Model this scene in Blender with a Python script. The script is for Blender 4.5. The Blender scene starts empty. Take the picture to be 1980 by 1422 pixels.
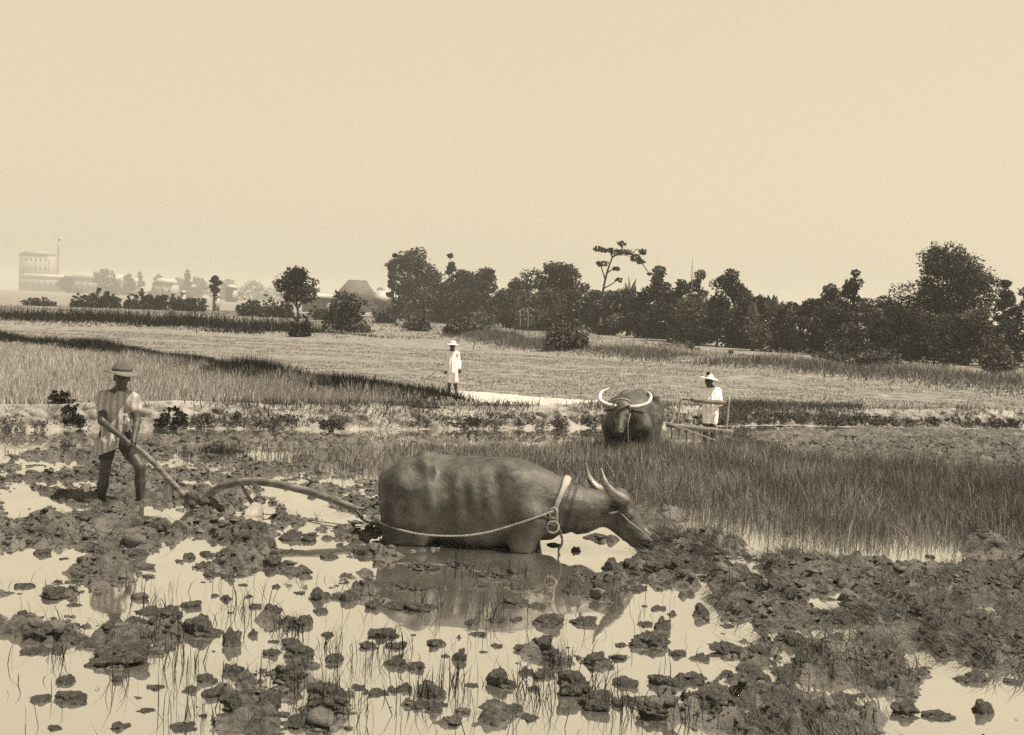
import bpy, math, random
import numpy as np
from mathutils import Matrix, Vector

# ------------------------------------------------------------------ camera, light, exposure
scene = bpy.context.scene
col = scene.collection
FPX, CX, CY = 2300.0, 990.0, 711.0          # focal length and centre in photograph pixels
HCAM = 2.15
ROLL = math.radians(2.5)
PITCH = math.atan(111.0 * math.cos(ROLL) / FPX)
Fv = np.array([0.0, math.cos(PITCH), -math.sin(PITCH)])
U0 = np.array([0.0, math.sin(PITCH), math.cos(PITCH)])
R0 = np.array([1.0, 0.0, 0.0])
Rv = math.cos(ROLL) * R0 + math.sin(ROLL) * U0
Uv = math.cos(ROLL) * U0 - math.sin(ROLL) * R0
cam_data = bpy.data.cameras.new('camera')
cam = bpy.data.objects.new('camera', cam_data)
col.objects.link(cam)
cam.matrix_world = Matrix(((Rv[0], Uv[0], -Fv[0], 0), (Rv[1], Uv[1], -Fv[1], 0), (Rv[2], Uv[2], -Fv[2], HCAM), (0, 0, 0, 1)))
cam_data.sensor_width = 36.0
cam_data.lens = 36.0 * FPX / 1980.0
cam_data.clip_start = 0.1
cam_data.clip_end = 9000
scene.camera = cam

SUN_EL, SUN_AZ = math.radians(66), math.radians(106)     # azimuth clockwise from +Y: right and a little behind the camera
world = bpy.data.worlds.new('World')
scene.world = world
world.use_nodes = True
wn, wl = world.node_tree.nodes, world.node_tree.links
wn.clear()
sky = wn.new('ShaderNodeTexSky')
sky.sky_type = 'NISHITA'
sky.sun_disc = False
sky.sun_elevation = SUN_EL
sky.sun_rotation = SUN_AZ
sky.dust_density = 4.0
bw = wn.new('ShaderNodeRGBToBW')
pw = wn.new('ShaderNodeMath'); pw.operation = 'POWER'; pw.inputs[1].default_value = 0.22
vm = wn.new('ShaderNodeVectorMath'); vm.operation = 'SCALE'; vm.inputs[0].default_value = (1.0, 0.865, 0.605)
ml = wn.new('ShaderNodeMath'); ml.operation = 'MULTIPLY'; ml.inputs[1].default_value = 2.4
bg = wn.new('ShaderNodeBackground'); bg.inputs[1].default_value = 0.1
wo = wn.new('ShaderNodeOutputWorld')
wl.new(sky.outputs[0], bw.inputs[0]); wl.new(bw.outputs[0], pw.inputs[0]); wl.new(pw.outputs[0], ml.inputs[0])
wl.new(ml.outputs[0], vm.inputs['Scale']); wl.new(vm.outputs[0], bg.inputs[0]); wl.new(bg.outputs[0], wo.inputs[0])
sun_data = bpy.data.lights.new('sun', 'SUN')
sun_data.energy = 5.0
sun_data.angle = math.radians(0.5)
sun_data.color = (1.0, 0.88, 0.65)
sun = bpy.data.objects.new('sun', sun_data)
col.objects.link(sun)
sdir = Vector((math.sin(SUN_AZ) * math.cos(SUN_EL), math.cos(SUN_AZ) * math.cos(SUN_EL), math.sin(SUN_EL)))
sun.rotation_euler = sdir.to_track_quat('Z', 'Y').to_euler()
scene.view_settings.view_transform = 'Standard'
scene.view_settings.look = 'None'
scene.view_settings.exposure = 1.35
scene.view_settings.gamma = 1.0
scene.view_settings.use_curve_mapping = False
scene.render.engine = 'CYCLES'
scene.cycles.use_denoising = False
scene.cycles.max_bounces = 6
scene.cycles.diffuse_bounces = 3
scene.cycles.volume_bounces = 1
scene.cycles.sample_clamp_indirect = 3.0

# ------------------------------------------------------------------ geometry helpers
rng = np.random.default_rng(7)


def ray(px, py):
    a = (px - CX) / FPX
    b = (CY - py) / FPX
    return Fv + a * Rv + b * Uv


def W(px, py, Y):
    d = ray(px, py)
    t = Y / d[1]
    return np.array([d[0] * t, Y, HCAM + d[2] * t])


def G(px, py, z=0.0):
    d = ray(px, py)
    t = (z - HCAM) / d[2]
    return np.array([d[0] * t, d[1] * t, z])


def hor(px):
    return 600 + (px - CX) * math.tan(ROLL)


def proj(x, y, z):
    d = np.stack([x, y, z - HCAM], -1)
    zc = d @ Fv
    return CX + FPX * (d @ Rv) / zc, CY - FPX * (d @ Uv) / zc


def _h(ix, iy, iz, s):
    n = (ix * 374761393 + iy * 668265263 + iz * 2147483647 + s * 974634777) & 0xffffffff
    n = ((n ^ (n >> 13)) * 1274126177) & 0xffffffff
    n = (n ^ (n >> 16)) & 0xffffff
    return n / float(0xffffff)


def vnoise(x, y, z=None, s=0):
    x = np.asarray(x, float); y = np.asarray(y, float)
    z = np.zeros_like(x) if z is None else np.asarray(z, float)
    xi, yi, zi = np.floor(x).astype(np.int64), np.floor(y).astype(np.int64), np.floor(z).astype(np.int64)
    fx, fy, fz = x - xi, y - yi, z - zi
    fx, fy, fz = fx * fx * (3 - 2 * fx), fy * fy * (3 - 2 * fy), fz * fz * (3 - 2 * fz)
    r = 0
    for a in (0, 1):
        for b in (0, 1):
            for c in (0, 1):
                w = (fx if a else 1 - fx) * (fy if b else 1 - fy) * (fz if c else 1 - fz)
                r = r + w * _h(xi + a, yi + b, zi + c, s)
    return r * 2 - 1


def fbm(x, y, z=None, o=4, s=0):
    r, a = 0, 1.0
    z = np.zeros_like(np.asarray(x, float)) if z is None else z
    for i in range(o):
        k = 2.03 ** i
        r = r + a * vnoise(x * k, y * k, z * k, s + i * 17)
        a *= 0.5
    return r


def lumps(x, y, s=0):
    """rounded lumps: 1 at cell centres falling to 0 at their joints"""
    xi, yi = np.floor(x).astype(np.int64), np.floor(y).astype(np.int64)
    z = np.zeros_like(xi)
    best = np.full(np.shape(x), 9.0)
    hb = np.zeros(np.shape(x))
    for a in (-1, 0, 1):
        for b in (-1, 0, 1):
            cx, cy = xi + a, yi + b
            px = cx + _h(cx, cy, z, s); py = cy + _h(cx, cy, z, s + 5)
            d = (px - x) ** 2 + (py - y) ** 2
            m = d < best
            best = np.where(m, d, best)
            hb = np.where(m, _h(cx, cy, z, s + 9), hb)
    return np.clip(1 - best * 1.4, 0, 1) * (0.35 + 0.65 * hb)


def mesh(name, V, T=None, Q=None, shade=None, smooth=False):
    V = np.asarray(V, np.float32)
    parts, tot = [], []
    if T is not None and len(T):
        T = np.asarray(T, np.int32); parts.append(T.ravel()); tot.append(np.full(len(T), 3, np.int32))
    if Q is not None and len(Q):
        Q = np.asarray(Q, np.int32); parts.append(Q.ravel()); tot.append(np.full(len(Q), 4, np.int32))
    loops = np.concatenate(parts); tot = np.concatenate(tot)
    me = bpy.data.meshes.new(name)
    me.vertices.add(len(V)); me.vertices.foreach_set('co', V.ravel())
    me.loops.add(len(loops)); me.loops.foreach_set('vertex_index', loops)
    me.polygons.add(len(tot))
    me.polygons.foreach_set('loop_start', np.concatenate([[0], np.cumsum(tot)[:-1]]).astype(np.int32))
    me.polygons.foreach_set('loop_total', tot)
    if shade is not None:
        at = me.attributes.new('shade', 'FLOAT', 'POINT')
        at.data.foreach_set('value', np.asarray(shade, np.float32))
    me.update(calc_edges=True)
    if smooth:
        me.polygons.foreach_set('use_smooth', np.ones(len(tot), bool))
    return me


def obj(name, me, m=None, parent=None, label=None, cat=None, group=None, kind=None, loc=None):
    o = bpy.data.objects.new(name, me)
    col.objects.link(o)
    if m is not None and me is not None and not me.materials:
        me.materials.append(m)
    if parent is not None:
        o.parent = parent
    if loc is not None:
        o.location = loc
    for k, v in (('label', label), ('category', cat), ('group', group), ('kind', kind)):
        if v:
            o[k] = v
    return o


def thing(name, label, cat, loc=(0, 0, 0), rz=0.0, group=None):
    o = obj(name, None, None, None, label, cat, group, None, loc)
    o.rotation_euler = (0, 0, rz)
    return o


def smoothpath(pts, n=6):
    P = np.asarray(pts, float)
    if len(P) < 3:
        t = np.linspace(0, 1, n + 1)[:, None]
        return P[0] * (1 - t) + P[-1] * t
    E = np.vstack([2 * P[0] - P[1], P, 2 * P[-1] - P[-2]])
    out = []
    for i in range(len(P) - 1):
        p0, p1, p2, p3 = E[i:i + 4]
        for k in range(n):
            t = k / n
            out.append(0.5 * (2 * p1 + (p2 - p0) * t + (2 * p0 - 5 * p1 + 4 * p2 - p3) * t * t + (3 * p1 - p0 - 3 * p2 + p3) * t ** 3))
    out.append(P[-1])
    return np.array(out)


def tube(pts, radii, n=8, sm=5, rough=0.0, flat=None):
    """a tapered tube along pts -> (V, T)"""
    P = np.asarray(pts, float)
    R = np.asarray(radii if np.ndim(radii) else [radii] * len(P), float)
    PR = smoothpath(np.column_stack([P, R]), sm) if sm else np.column_stack([P, R])
    C, R = PR[:, :3], np.abs(PR[:, 3])
    D = np.gradient(C, axis=0)
    D /= np.linalg.norm(D, axis=1, keepdims=True) + 1e-9
    ref = np.array([0.0, 0.0, 1.0]) if abs(D[0][2]) < 0.9 else np.array([0.0, 1.0, 0.0])
    A = []
    a = np.cross(D[0], ref); a /= np.linalg.norm(a)
    for d in D:
        a = a - d * a.dot(d); a /= np.linalg.norm(a) + 1e-9
        A.append(a.copy())
    A = np.array(A); B = np.cross(D, A)
    ang = np.arange(n) * 2 * math.pi / n
    fl = (1, 1) if flat is None else flat
    V = C[:, None, :] + R[:, None, None] * (fl[0] * np.cos(ang)[None, :, None] * A[:, None, :] + fl[1] * np.sin(ang)[None, :, None] * B[:, None, :])
    if rough:
        nn = fbm(V[..., 0] * 9, V[..., 1] * 9, V[..., 2] * 9, 3)
        V = C[:, None, :] + (V - C[:, None, :]) * (1 + rough * nn[..., None])
    m = len(C)
    V = V.reshape(-1, 3)
    i = np.arange(m - 1)[:, None] * n; j = np.arange(n)[None, :]; j2 = (j + 1) % n
    a0, b0, c0, d0 = i + j, i + j2, i + n + j2, i + n + j
    T = np.concatenate([np.stack([a0, b0, c0], -1).reshape(-1, 3), np.stack([a0, c0, d0], -1).reshape(-1, 3)])
    V = np.vstack([V, C[0], C[-1]])
    k = len(V) - 2
    jj = np.arange(n)
    T = np.vstack([T, np.column_stack([np.full(n, k), (jj + 1) % n, jj]), np.column_stack([np.full(n, k + 1), (m - 1) * n + jj, (m - 1) * n + (jj + 1) % n])])
    return V, T


def join(parts):
    Vs, Ts, o = [], [], 0
    for V, T in parts:
        Vs.append(V); Ts.append(np.asarray(T) + o); o += len(V)
    return np.vstack(Vs), np.vstack(Ts)


def box(c, s, rz=0.0):
    c = np.asarray(c, float); s = np.asarray(s, float) / 2
    V = np.array([[x, y, z] for x in (-1, 1) for y in (-1, 1) for z in (-1, 1)], float) * s
    ca, sa = math.cos(rz), math.sin(rz)
    V = np.column_stack([V[:, 0] * ca - V[:, 1] * sa, V[:, 0] * sa + V[:, 1] * ca, V[:, 2]]) + c
    T = np.array([[0, 1, 3], [0, 3, 2], [4, 6, 7], [4, 7, 5], [0, 4, 5], [0, 5, 1], [2, 3, 7], [2, 7, 6], [0, 2, 6], [0, 6, 4], [1, 5, 7], [1, 7, 3]])
    return V, T


def revolve(prof, n=32, fn=None):
    """prof: (r, z) list -> closed surface of revolution; fn(V) may bend it"""
    P = np.asarray(prof, float)
    ang = np.arange(n) * 2 * math.pi / n
    V = np.stack([P[:, 0][:, None] * np.cos(ang), P[:, 0][:, None] * np.sin(ang), np.repeat(P[:, 1][:, None], n, 1)], -1).reshape(-1, 3)
    m = len(P)
    i = np.arange(m - 1)[:, None] * n; j = np.arange(n)[None, :]; j2 = (j + 1) % n
    T = np.concatenate([np.stack([i + j, i + j2, i + n + j2], -1).reshape(-1, 3), np.stack([i + j, i + n + j2, i + n + j], -1).reshape(-1, 3)])
    if fn is not None:
        V = fn(V)
    return V, T


class SDF:
    """smooth union of simple shapes on a voxel grid, read out as one continuous surface"""
    def __init__(s, lo, hi, h):
        s.h = h
        s.ax = [np.arange(lo[i], hi[i] + h, h) for i in range(3)]
        s.F = np.full([len(a) for a in s.ax], 5.0, np.float32)

    def reg(s, lo, hi, m):
        sl = []
        for i in range(3):
            a = max(0, np.searchsorted(s.ax[i], lo[i] - m) - 1); b = np.searchsorted(s.ax[i], hi[i] + m) + 1
            sl.append(slice(a, b))
        return tuple(sl), np.meshgrid(*[s.ax[i][sl[i]] for i in range(3)], indexing='ij', sparse=True)

    def put(s, sl, d, k, mode=1):
        f = s.F[sl]
        if mode == 1:
            h = np.clip(0.5 + 0.5 * (f - d) / k, 0, 1)
            s.F[sl] = f * (1 - h) + d * h - k * h * (1 - h)
        else:
            h = np.clip(0.5 - 0.5 * (f + d) / k, 0, 1)
            s.F[sl] = f * (1 - h) - d * h + k * h * (1 - h)

    def cone(s, a, b, ra, rb, k=0.02, mode=1):
        a, b = np.asarray(a, float), np.asarray(b, float)
        r = max(ra, rb)
        sl, (x, y, z) = s.reg(np.minimum(a, b) - r, np.maximum(a, b) + r, k * 1.5 + 2 * s.h)
        ba = b - a
        t = np.clip(((x - a[0]) * ba[0] + (y - a[1]) * ba[1] + (z - a[2]) * ba[2]) / max(ba.dot(ba), 1e-9), 0, 1)
        d = np.sqrt((x - a[0] - t * ba[0]) ** 2 + (y - a[1] - t * ba[1]) ** 2 + (z - a[2] - t * ba[2]) ** 2) - (ra + (rb - ra) * t)
        s.put(sl, d, k, mode)

    def ell(s, c, r, k=0.02, mode=1, rot=None):
        c, r = np.asarray(c, float), np.asarray(r, float)
        R = max(r)
        sl, (x, y, z) = s.reg(c - R, c + R, k * 1.5 + 2 * s.h)
        x, y, z = x - c[0], y - c[1], z - c[2]
        if rot is not None:
            M = np.asarray(rot)
            x, y, z = (M[0][i] * 0 + sum(v * M[j][i] for j, v in enumerate((x, y, z))) for i in range(3))
        k0 = np.sqrt((x / r[0]) ** 2 + (y / r[1]) ** 2 + (z / r[2]) ** 2)
        k1 = np.sqrt((x / r[0] ** 2) ** 2 + (y / r[1] ** 2) ** 2 + (z / r[2] ** 2) ** 2) + 1e-9
        s.put(sl, k0 * (k0 - 1) / k1, k, mode)

    def cut(s, p, n):
        """remove what lies on the n side of the plane through p"""
        x, y, z = np.meshgrid(*s.ax, indexing='ij', sparse=True)
        n = np.asarray(n, float); n = n / np.linalg.norm(n)
        s.F = np.maximum(s.F, (x - p[0]) * n[0] + (y - p[1]) * n[1] + (z - p[2]) * n[2]).astype(np.float32)

    def wave(s, fn):
        x, y, z = np.meshgrid(*s.ax, indexing='ij')
        m = np.abs(s.F) < 0.08
        s.F[m] += fn(x[m], y[m], z[m]).astype(np.float32)

    def out(s):
        F = np.pad(s.F, 1, constant_values=1.0)
        I = F < 0
        nx, ny, nz = F.shape
        def C(a, i, j, k):
            return a[i:nx - 1 + i, j:ny - 1 + j, k:nz - 1 + k]
        cnt = sum(C(I, i, j, k).astype(np.int8) for i in (0, 1) for j in (0, 1) for k in (0, 1))
        act = (cnt > 0) & (cnt < 8)
        idx = np.argwhere(act)
        f = {(i, j, k): C(F, i, j, k)[act] for i in (0, 1) for j in (0, 1) for k in (0, 1)}
        acc = np.zeros((len(idx), 3)); n = np.zeros(len(idx))
        for ax in range(3):
            for u in (0, 1):
                for v in (0, 1):
                    a = [0, 0, 0]; b = [0, 0, 0]
                    o = [q for q in range(3) if q != ax]
                    a[o[0]] = b[o[0]] = u; a[o[1]] = b[o[1]] = v; b[ax] = 1
                    fa, fb = f[tuple(a)], f[tuple(b)]
                    m = (fa < 0) != (fb < 0)
                    t = np.where(m, fa / np.where(m, fa - fb, 1), 0)
                    p = np.tile(np.array(a, float), (len(idx), 1)); p[:, ax] = t
                    acc[m] += p[m]; n[m] += 1
        P = acc / n[:, None] + idx
        org = np.array([a[0] for a in s.ax]) - s.h
        V = P * s.h + org
        ids = np.full(act.shape, -1, np.int64); ids[act] = np.arange(len(idx))
        Q = []
        for ax in range(3):
            o = [q for q in range(3) if q != ax]
            sa = [slice(1, -1)] * 3; sb = [slice(1, -1)] * 3
            sa[ax] = slice(0, F.shape[ax] - 1); sb[ax] = slice(1, F.shape[ax])
            A, B = I[tuple(sa)], I[tuple(sb)]
            e = np.argwhere(A != B)
            flip = A[tuple(e.T)]
            e = e.copy(); e[:, o[0]] += 1; e[:, o[1]] += 1
            q = []
            for (u, v) in ((0, 0), (1, 0), (1, 1), (0, 1)):
                c = e.copy(); c[:, o[0]] -= u; c[:, o[1]] -= v
                q.append(ids[tuple(c.T)])
            q = np.stack(q, 1)
            if ax == 1:
                flip = ~flip
            q[~flip] = q[~flip][:, ::-1]
            Q.append(q)
        Q = np.vstack(Q)
        Q = Q[(Q >= 0).all(1)]
        return V, Q[:, ::-1]


def qt(Q):
    return np.vstack([Q[:, [0, 1, 2]], Q[:, [0, 2, 3]]])


# ------------------------------------------------------------------ materials
def mat(name, c1, c2=None, rough=0.8, scale=5.0, detail=5, bump=0.0, bscale=None, stretch=(1, 1, 1), lo=0.35, hi=0.65,
        c3=None, s3=1.0, spec=0.3, shade=None, trans=0.0, bdist=0.02, rough2=None, wave=None):
    m = bpy.data.materials.new(name); m.use_nodes = True
    n, l = m.node_tree.nodes, m.node_tree.links
    p = n['Principled BSDF']
    p.inputs['Roughness'].default_value = rough
    p.inputs['Specular IOR Level'].default_value = spec
    def tint(v):
        v = min(v * 0.52, 0.85)
        return (v * 1.0, v * 0.95, v * 0.96, 1)
    tc = n.new('ShaderNodeTexCoord'); mp = n.new('ShaderNodeMapping'); mp.inputs['Scale'].default_value = stretch
    l.new(tc.outputs['Object'], mp.inputs[0])
    nz = n.new('ShaderNodeTexNoise'); nz.inputs['Scale'].default_value = scale; nz.inputs['Detail'].default_value = detail
    nz.inputs['Roughness'].default_value = 0.65
    l.new(mp.outputs[0], nz.inputs['Vector'])
    cr = n.new('ShaderNodeValToRGB')
    cr.color_ramp.elements[0].position = lo; cr.color_ramp.elements[1].position = hi
    cr.color_ramp.elements[0].color = tint(c1); cr.color_ramp.elements[1].color = tint(c1 if c2 is None else c2)
    l.new(nz.outputs[0], cr.inputs[0])
    out = cr.outputs[0]
    if shade is not None:
        at = n.new('ShaderNodeAttribute'); at.attribute_name = 'shade'
        r2 = n.new('ShaderNodeValToRGB')
        r2.color_ramp.elements[0].color = (shade[0],) * 3 + (1,); r2.color_ramp.elements[1].color = (shade[1],) * 3 + (1,)
        l.new(at.outputs['Fac'], r2.inputs[0])
        mx = n.new('ShaderNodeMix'); mx.data_type = 'RGBA'; mx.blend_type = 'MULTIPLY'; mx.inputs[0].default_value = 1.0
        l.new(out, mx.inputs[6]); l.new(r2.outputs[0], mx.inputs[7]); out = mx.outputs[2]
    if c3 is not None:
        n3 = n.new('ShaderNodeTexNoise'); n3.inputs['Scale'].default_value = s3; n3.inputs['Detail'].default_value = 4
        l.new(mp.outputs[0], n3.inputs['Vector'])
        r3 = n.new('ShaderNodeValToRGB'); r3.color_ramp.elements[0].position = 0.48; r3.color_ramp.elements[1].position = 0.62
        l.new(n3.outputs[0], r3.inputs[0])
        mx = n.new('ShaderNodeMix'); mx.data_type = 'RGBA'
        l.new(r3.outputs[0], mx.inputs[0]); l.new(out, mx.inputs[6]); mx.inputs[7].default_value = tint(c3); out = mx.outputs[2]
    if wave is not None:
        wv = n.new('ShaderNodeTexWave'); wv.inputs['Scale'].default_value = wave[0]; wv.inputs['Distortion'].default_value = 1.0
        wv.bands_direction = 'X'
        l.new(tc.outputs['Object'], wv.inputs[0])
        mx = n.new('ShaderNodeMix'); mx.data_type = 'RGBA'; mx.blend_type = 'MULTIPLY'; mx.inputs[0].default_value = wave[1]
        l.new(out, mx.inputs[6]); l.new(wv.outputs[0], mx.inputs[7]); out = mx.outputs[2]
    l.new(out, p.inputs['Base Color'])
    if rough2 is not None:
        mr = n.new('ShaderNodeMapRange'); mr.inputs[1].default_value = 0.35; mr.inputs[2].default_value = 0.65
        mr.inputs[3].default_value = rough; mr.inputs[4].default_value = rough2
        l.new(nz.outputs[0], mr.inputs[0]); l.new(mr.outputs[0], p.inputs['Roughness'])
    if bump:
        nb = n.new('ShaderNodeTexNoise'); nb.inputs['Scale'].default_value = bscale or scale * 3; nb.inputs['Detail'].default_value = 6
        nb.inputs['Roughness'].default_value = 0.7
        l.new(mp.outputs[0], nb.inputs['Vector'])
        b = n.new('ShaderNodeBump'); b.inputs['Strength'].default_value = bump; b.inputs['Distance'].default_value = bdist
        l.new(nb.outputs[0], b.inputs['Height']); l.new(b.outputs[0], p.inputs['Normal'])
    if trans:
        t = n.new('ShaderNodeBsdfTranslucent'); l.new(out, t.inputs[0])
        ms = n.new('ShaderNodeMixShader'); ms.inputs[0].default_value = trans
        l.new(p.outputs[0], ms.inputs[1]); l.new(t.outputs[0], ms.inputs[2]); l.new(ms.outputs[0], n['Material Output'].inputs[0])
    return m


M = {
    'mud': mat('wet_mud', 0.02, 0.23, 0.55, 14, bump=1.0, bscale=30, bdist=0.08, spec=0.3, rough2=0.9, c3=0.26, s3=2.3, detail=9),
    'clod': mat('mud_clod', 0.02, 0.20, 0.5, 10, bump=1.0, bscale=20, bdist=0.08, spec=0.3, rough2=0.9, c3=0.25, s3=3.0, detail=9),
    'bank': mat('dried_mud_bank', 0.07, 0.40, 0.9, 5, bump=1.0, bscale=22, bdist=0.05, c3=0.45, s3=2.0, lo=0.3, hi=0.6),
    'field': mat('stubble_field', 0.10, 0.36, 0.95, 2.4, bump=1.0, bscale=7, bdist=0.1, stretch=(0.85, 1, 1), c3=0.24, s3=0.3, detail=10, lo=0.38, hi=0.62),
    'path': mat('dry_path', 0.42, 0.60, 0.95, 1.6, bump=0.6, bscale=9, detail=8),
    'ground': mat('far_ground', 0.12, 0.2, 0.95, 0.05, detail=8),
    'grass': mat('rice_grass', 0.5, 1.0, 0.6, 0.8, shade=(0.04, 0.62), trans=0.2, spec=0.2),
    'pale_grass': mat('pale_grass', 0.7, 1.0, 0.6, 0.5, shade=(0.05, 0.42), trans=0.25, spec=0.15),
    'wedge': mat('ripening_grass', 0.75, 1.0, 0.7, 0.5, shade=(0.16, 1.0), trans=0.25, spec=0.1),
    'dark_grass': mat('dark_grass', 0.45, 1.0, 0.6, 0.6, shade=(0.012, 0.10), trans=0.2, spec=0.1),
    'straw': mat('straw', 0.5, 1.0, 0.7, 2.0, shade=(0.015, 0.18), trans=0.1, spec=0.15),
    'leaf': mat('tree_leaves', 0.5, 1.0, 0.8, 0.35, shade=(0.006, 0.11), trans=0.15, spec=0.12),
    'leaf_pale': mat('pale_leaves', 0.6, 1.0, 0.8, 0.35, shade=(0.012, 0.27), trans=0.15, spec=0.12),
    'bark': mat('bark', 0.05, 0.14, 0.9, 3, bump=0.6),
    'bark_pale': mat('pale_bark', 0.14, 0.3, 0.9, 3, bump=0.6),
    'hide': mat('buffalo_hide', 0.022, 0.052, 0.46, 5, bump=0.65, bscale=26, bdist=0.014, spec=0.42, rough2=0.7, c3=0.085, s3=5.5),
    'horn': mat('horn', 0.10, 0.34, 0.4, 9, bump=0.4, bscale=30, bdist=0.008, spec=0.5),
    'horn_pale': mat('pale_horn', 0.5, 0.72, 0.4, 9, bump=0.3, bscale=30, bdist=0.008, spec=0.5),
    'skin': mat('skin', 0.05, 0.075, 0.5, 8, bump=0.3, bscale=20, spec=0.25),
    'shirt': mat('faded_shirt', 0.40, 0.62, 0.95, 7, bump=0.5, bscale=30, bdist=0.01, wave=(5.0, 0.4)),
    'white': mat('white_cotton', 1.15, 1.4, 0.95, 7, bump=0.5, bscale=30, bdist=0.01),
    'shorts': mat('dark_shorts', 0.03, 0.06, 0.95, 7, bump=0.4, bscale=30, bdist=0.01),
    'hat': mat('felt_hat', 0.11, 0.18, 0.95, 9, bump=0.3, bscale=40, bdist=0.01),
    'band': mat('hat_band', 0.05, 0.08, 0.9, 9),
    'straw_hat': mat('straw_hat', 0.6, 0.85, 0.9, 20, bump=0.4, bscale=60, bdist=0.01),
    'hair': mat('black_hair', 0.01, 0.02, 0.6, 9),
    'wood': mat('worn_wood', 0.06, 0.24, 0.7, 7, bump=0.5, bscale=18, bdist=0.01, stretch=(1, 1, 3)),
    'wood_pale': mat('pale_wood', 0.3, 0.46, 0.7, 5, bump=0.5, bscale=18, bdist=0.01),
    'rope': mat('hemp_rope', 0.24, 0.44, 0.9, 40, bump=0.8, bscale=90, bdist=0.006),
    'rope_dark': mat('muddy_rope', 0.05, 0.12, 0.9, 40, bump=0.8, bscale=90, bdist=0.006),
    'iron': mat('polished_share', 1.2, 1.6, 0.5, 8, spec=0.6),
    'wall': mat('plaster_wall', 0.42, 0.52, 0.9, 0.2),
    'wall_dark': mat('stained_wall', 0.30, 0.38, 0.9, 0.2),
    'roof': mat('sheet_roof', 0.40, 0.5, 0.7, 0.15),
    'roof_dark': mat('weathered_roof', 0.25, 0.34, 0.8, 0.15),
    'thatch': mat('thatch', 0.10, 0.17, 0.95, 1.5, bump=1.0, bscale=4, bdist=0.2),
    'glass': mat('window_dark', 0.04, 0.06, 0.3, 1),
    'window_hazed': mat('far_window_hazed', 0.22, 0.26, 0.8, 1),  # far windows kept light grey: distance haze put into their colour
}
# still paddy water: silty body colour under a mirror-like surface
mw = bpy.data.materials.new('paddy_water'); mw.use_nodes = True
n, l = mw.node_tree.nodes, mw.node_tree.links
n.clear()
di = n.new('ShaderNodeBsdfDiffuse'); di.inputs[0].default_value = (0.10, 0.096, 0.094, 1)
gl = n.new('ShaderNodeBsdfGlossy'); gl.inputs[0].default_value = (1, 0.99, 0.96, 1); gl.inputs['Roughness'].default_value = 0.03
lw = n.new('ShaderNodeLayerWeight'); lw.inputs[0].default_value = 0.5
mr = n.new('ShaderNodeMapRange'); mr.inputs[1].default_value = 0.35; mr.inputs[2].default_value = 0.9; mr.inputs[3].default_value = 0.45; mr.inputs[4].default_value = 0.95
l.new(lw.outputs['Facing'], mr.inputs[0])
tc = n.new('ShaderNodeTexCoord'); nz = n.new('ShaderNodeTexNoise'); nz.inputs['Scale'].default_value = 3.0; nz.inputs['Detail'].default_value = 3
l.new(tc.outputs['Object'], nz.inputs['Vector'])
bp = n.new('ShaderNodeBump'); bp.inputs['Strength'].default_value = 0.05; bp.inputs['Distance'].default_value = 0.02
l.new(nz.outputs[0], bp.inputs['Height']); l.new(bp.outputs[0], gl.inputs['Normal'])
ms = n.new('ShaderNodeMixShader'); mo = n.new('ShaderNodeOutputMaterial')
nf = n.new('ShaderNodeTexNoise'); nf.inputs['Scale'].default_value = 1.7; nf.inputs['Detail'].default_value = 8
l.new(tc.outputs['Object'], nf.inputs['Vector'])
rf = n.new('ShaderNodeMapRange'); rf.inputs[1].default_value = 0.42; rf.inputs[2].default_value = 0.62; rf.inputs[3].default_value = 1.0; rf.inputs[4].default_value = 0.9
l.new(nf.outputs[0], rf.inputs[0])
mm = n.new('ShaderNodeMath'); mm.operation = 'MULTIPLY'
l.new(mr.outputs[0], mm.inputs[0]); l.new(rf.outputs[0], mm.inputs[1])
l.new(mm.outputs[0], ms.inputs[0]); l.new(di.outputs[0], ms.inputs[1]); l.new(gl.outputs[0], ms.inputs[2]); l.new(ms.outputs[0], mo.inputs[0])
M['water'] = mw

# ------------------------------------------------------------------ terrain
FIELD = 0.10
bund_px = [(-700, 838), (-200, 833), (40, 832), (250, 826), (500, 829), (760, 830), (1000, 828), (1200, 826), (1500, 822), (1940, 830), (2500, 842)]
bund = np.array([G(a, b)[:2] for a, b in bund_px])


def bundy(x):
    return np.interp(x, bund[:, 0], bund[:, 1])


def pdist(x, y, pts):
    """distance to a polyline"""
    best = np.full(np.shape(x), 1e9)
    for a, b in zip(pts[:-1], pts[1:]):
        ba = b - a
        t = np.clip(((x - a[0]) * ba[0] + (y - a[1]) * ba[1]) / ba.dot(ba), 0, 1)
        best = np.minimum(best, np.hypot(x - a[0] - t * ba[0], y - a[1] - t * ba[1]))
    return best


band2 = np.array([G(a, b, FIELD)[:2] for a, b in [(-300, 636), (40, 668), (130, 674), (250, 690), (400, 716), (500, 734), (620, 750), (720, 764), (850, 784)]])
band3 = np.array([G(a, b, FIELD)[:2] for a, b in [(-300, 610), (40, 618), (160, 624), (320, 632), (450, 640), (560, 648), (660, 652)]])
bandr = np.array([G(a, b, FIELD)[:2] for a, b in [(930, 652), (1080, 680), (1200, 690), (1390, 706), (1600, 724), (1780, 740), (1960, 758), (2400, 800)]])


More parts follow.
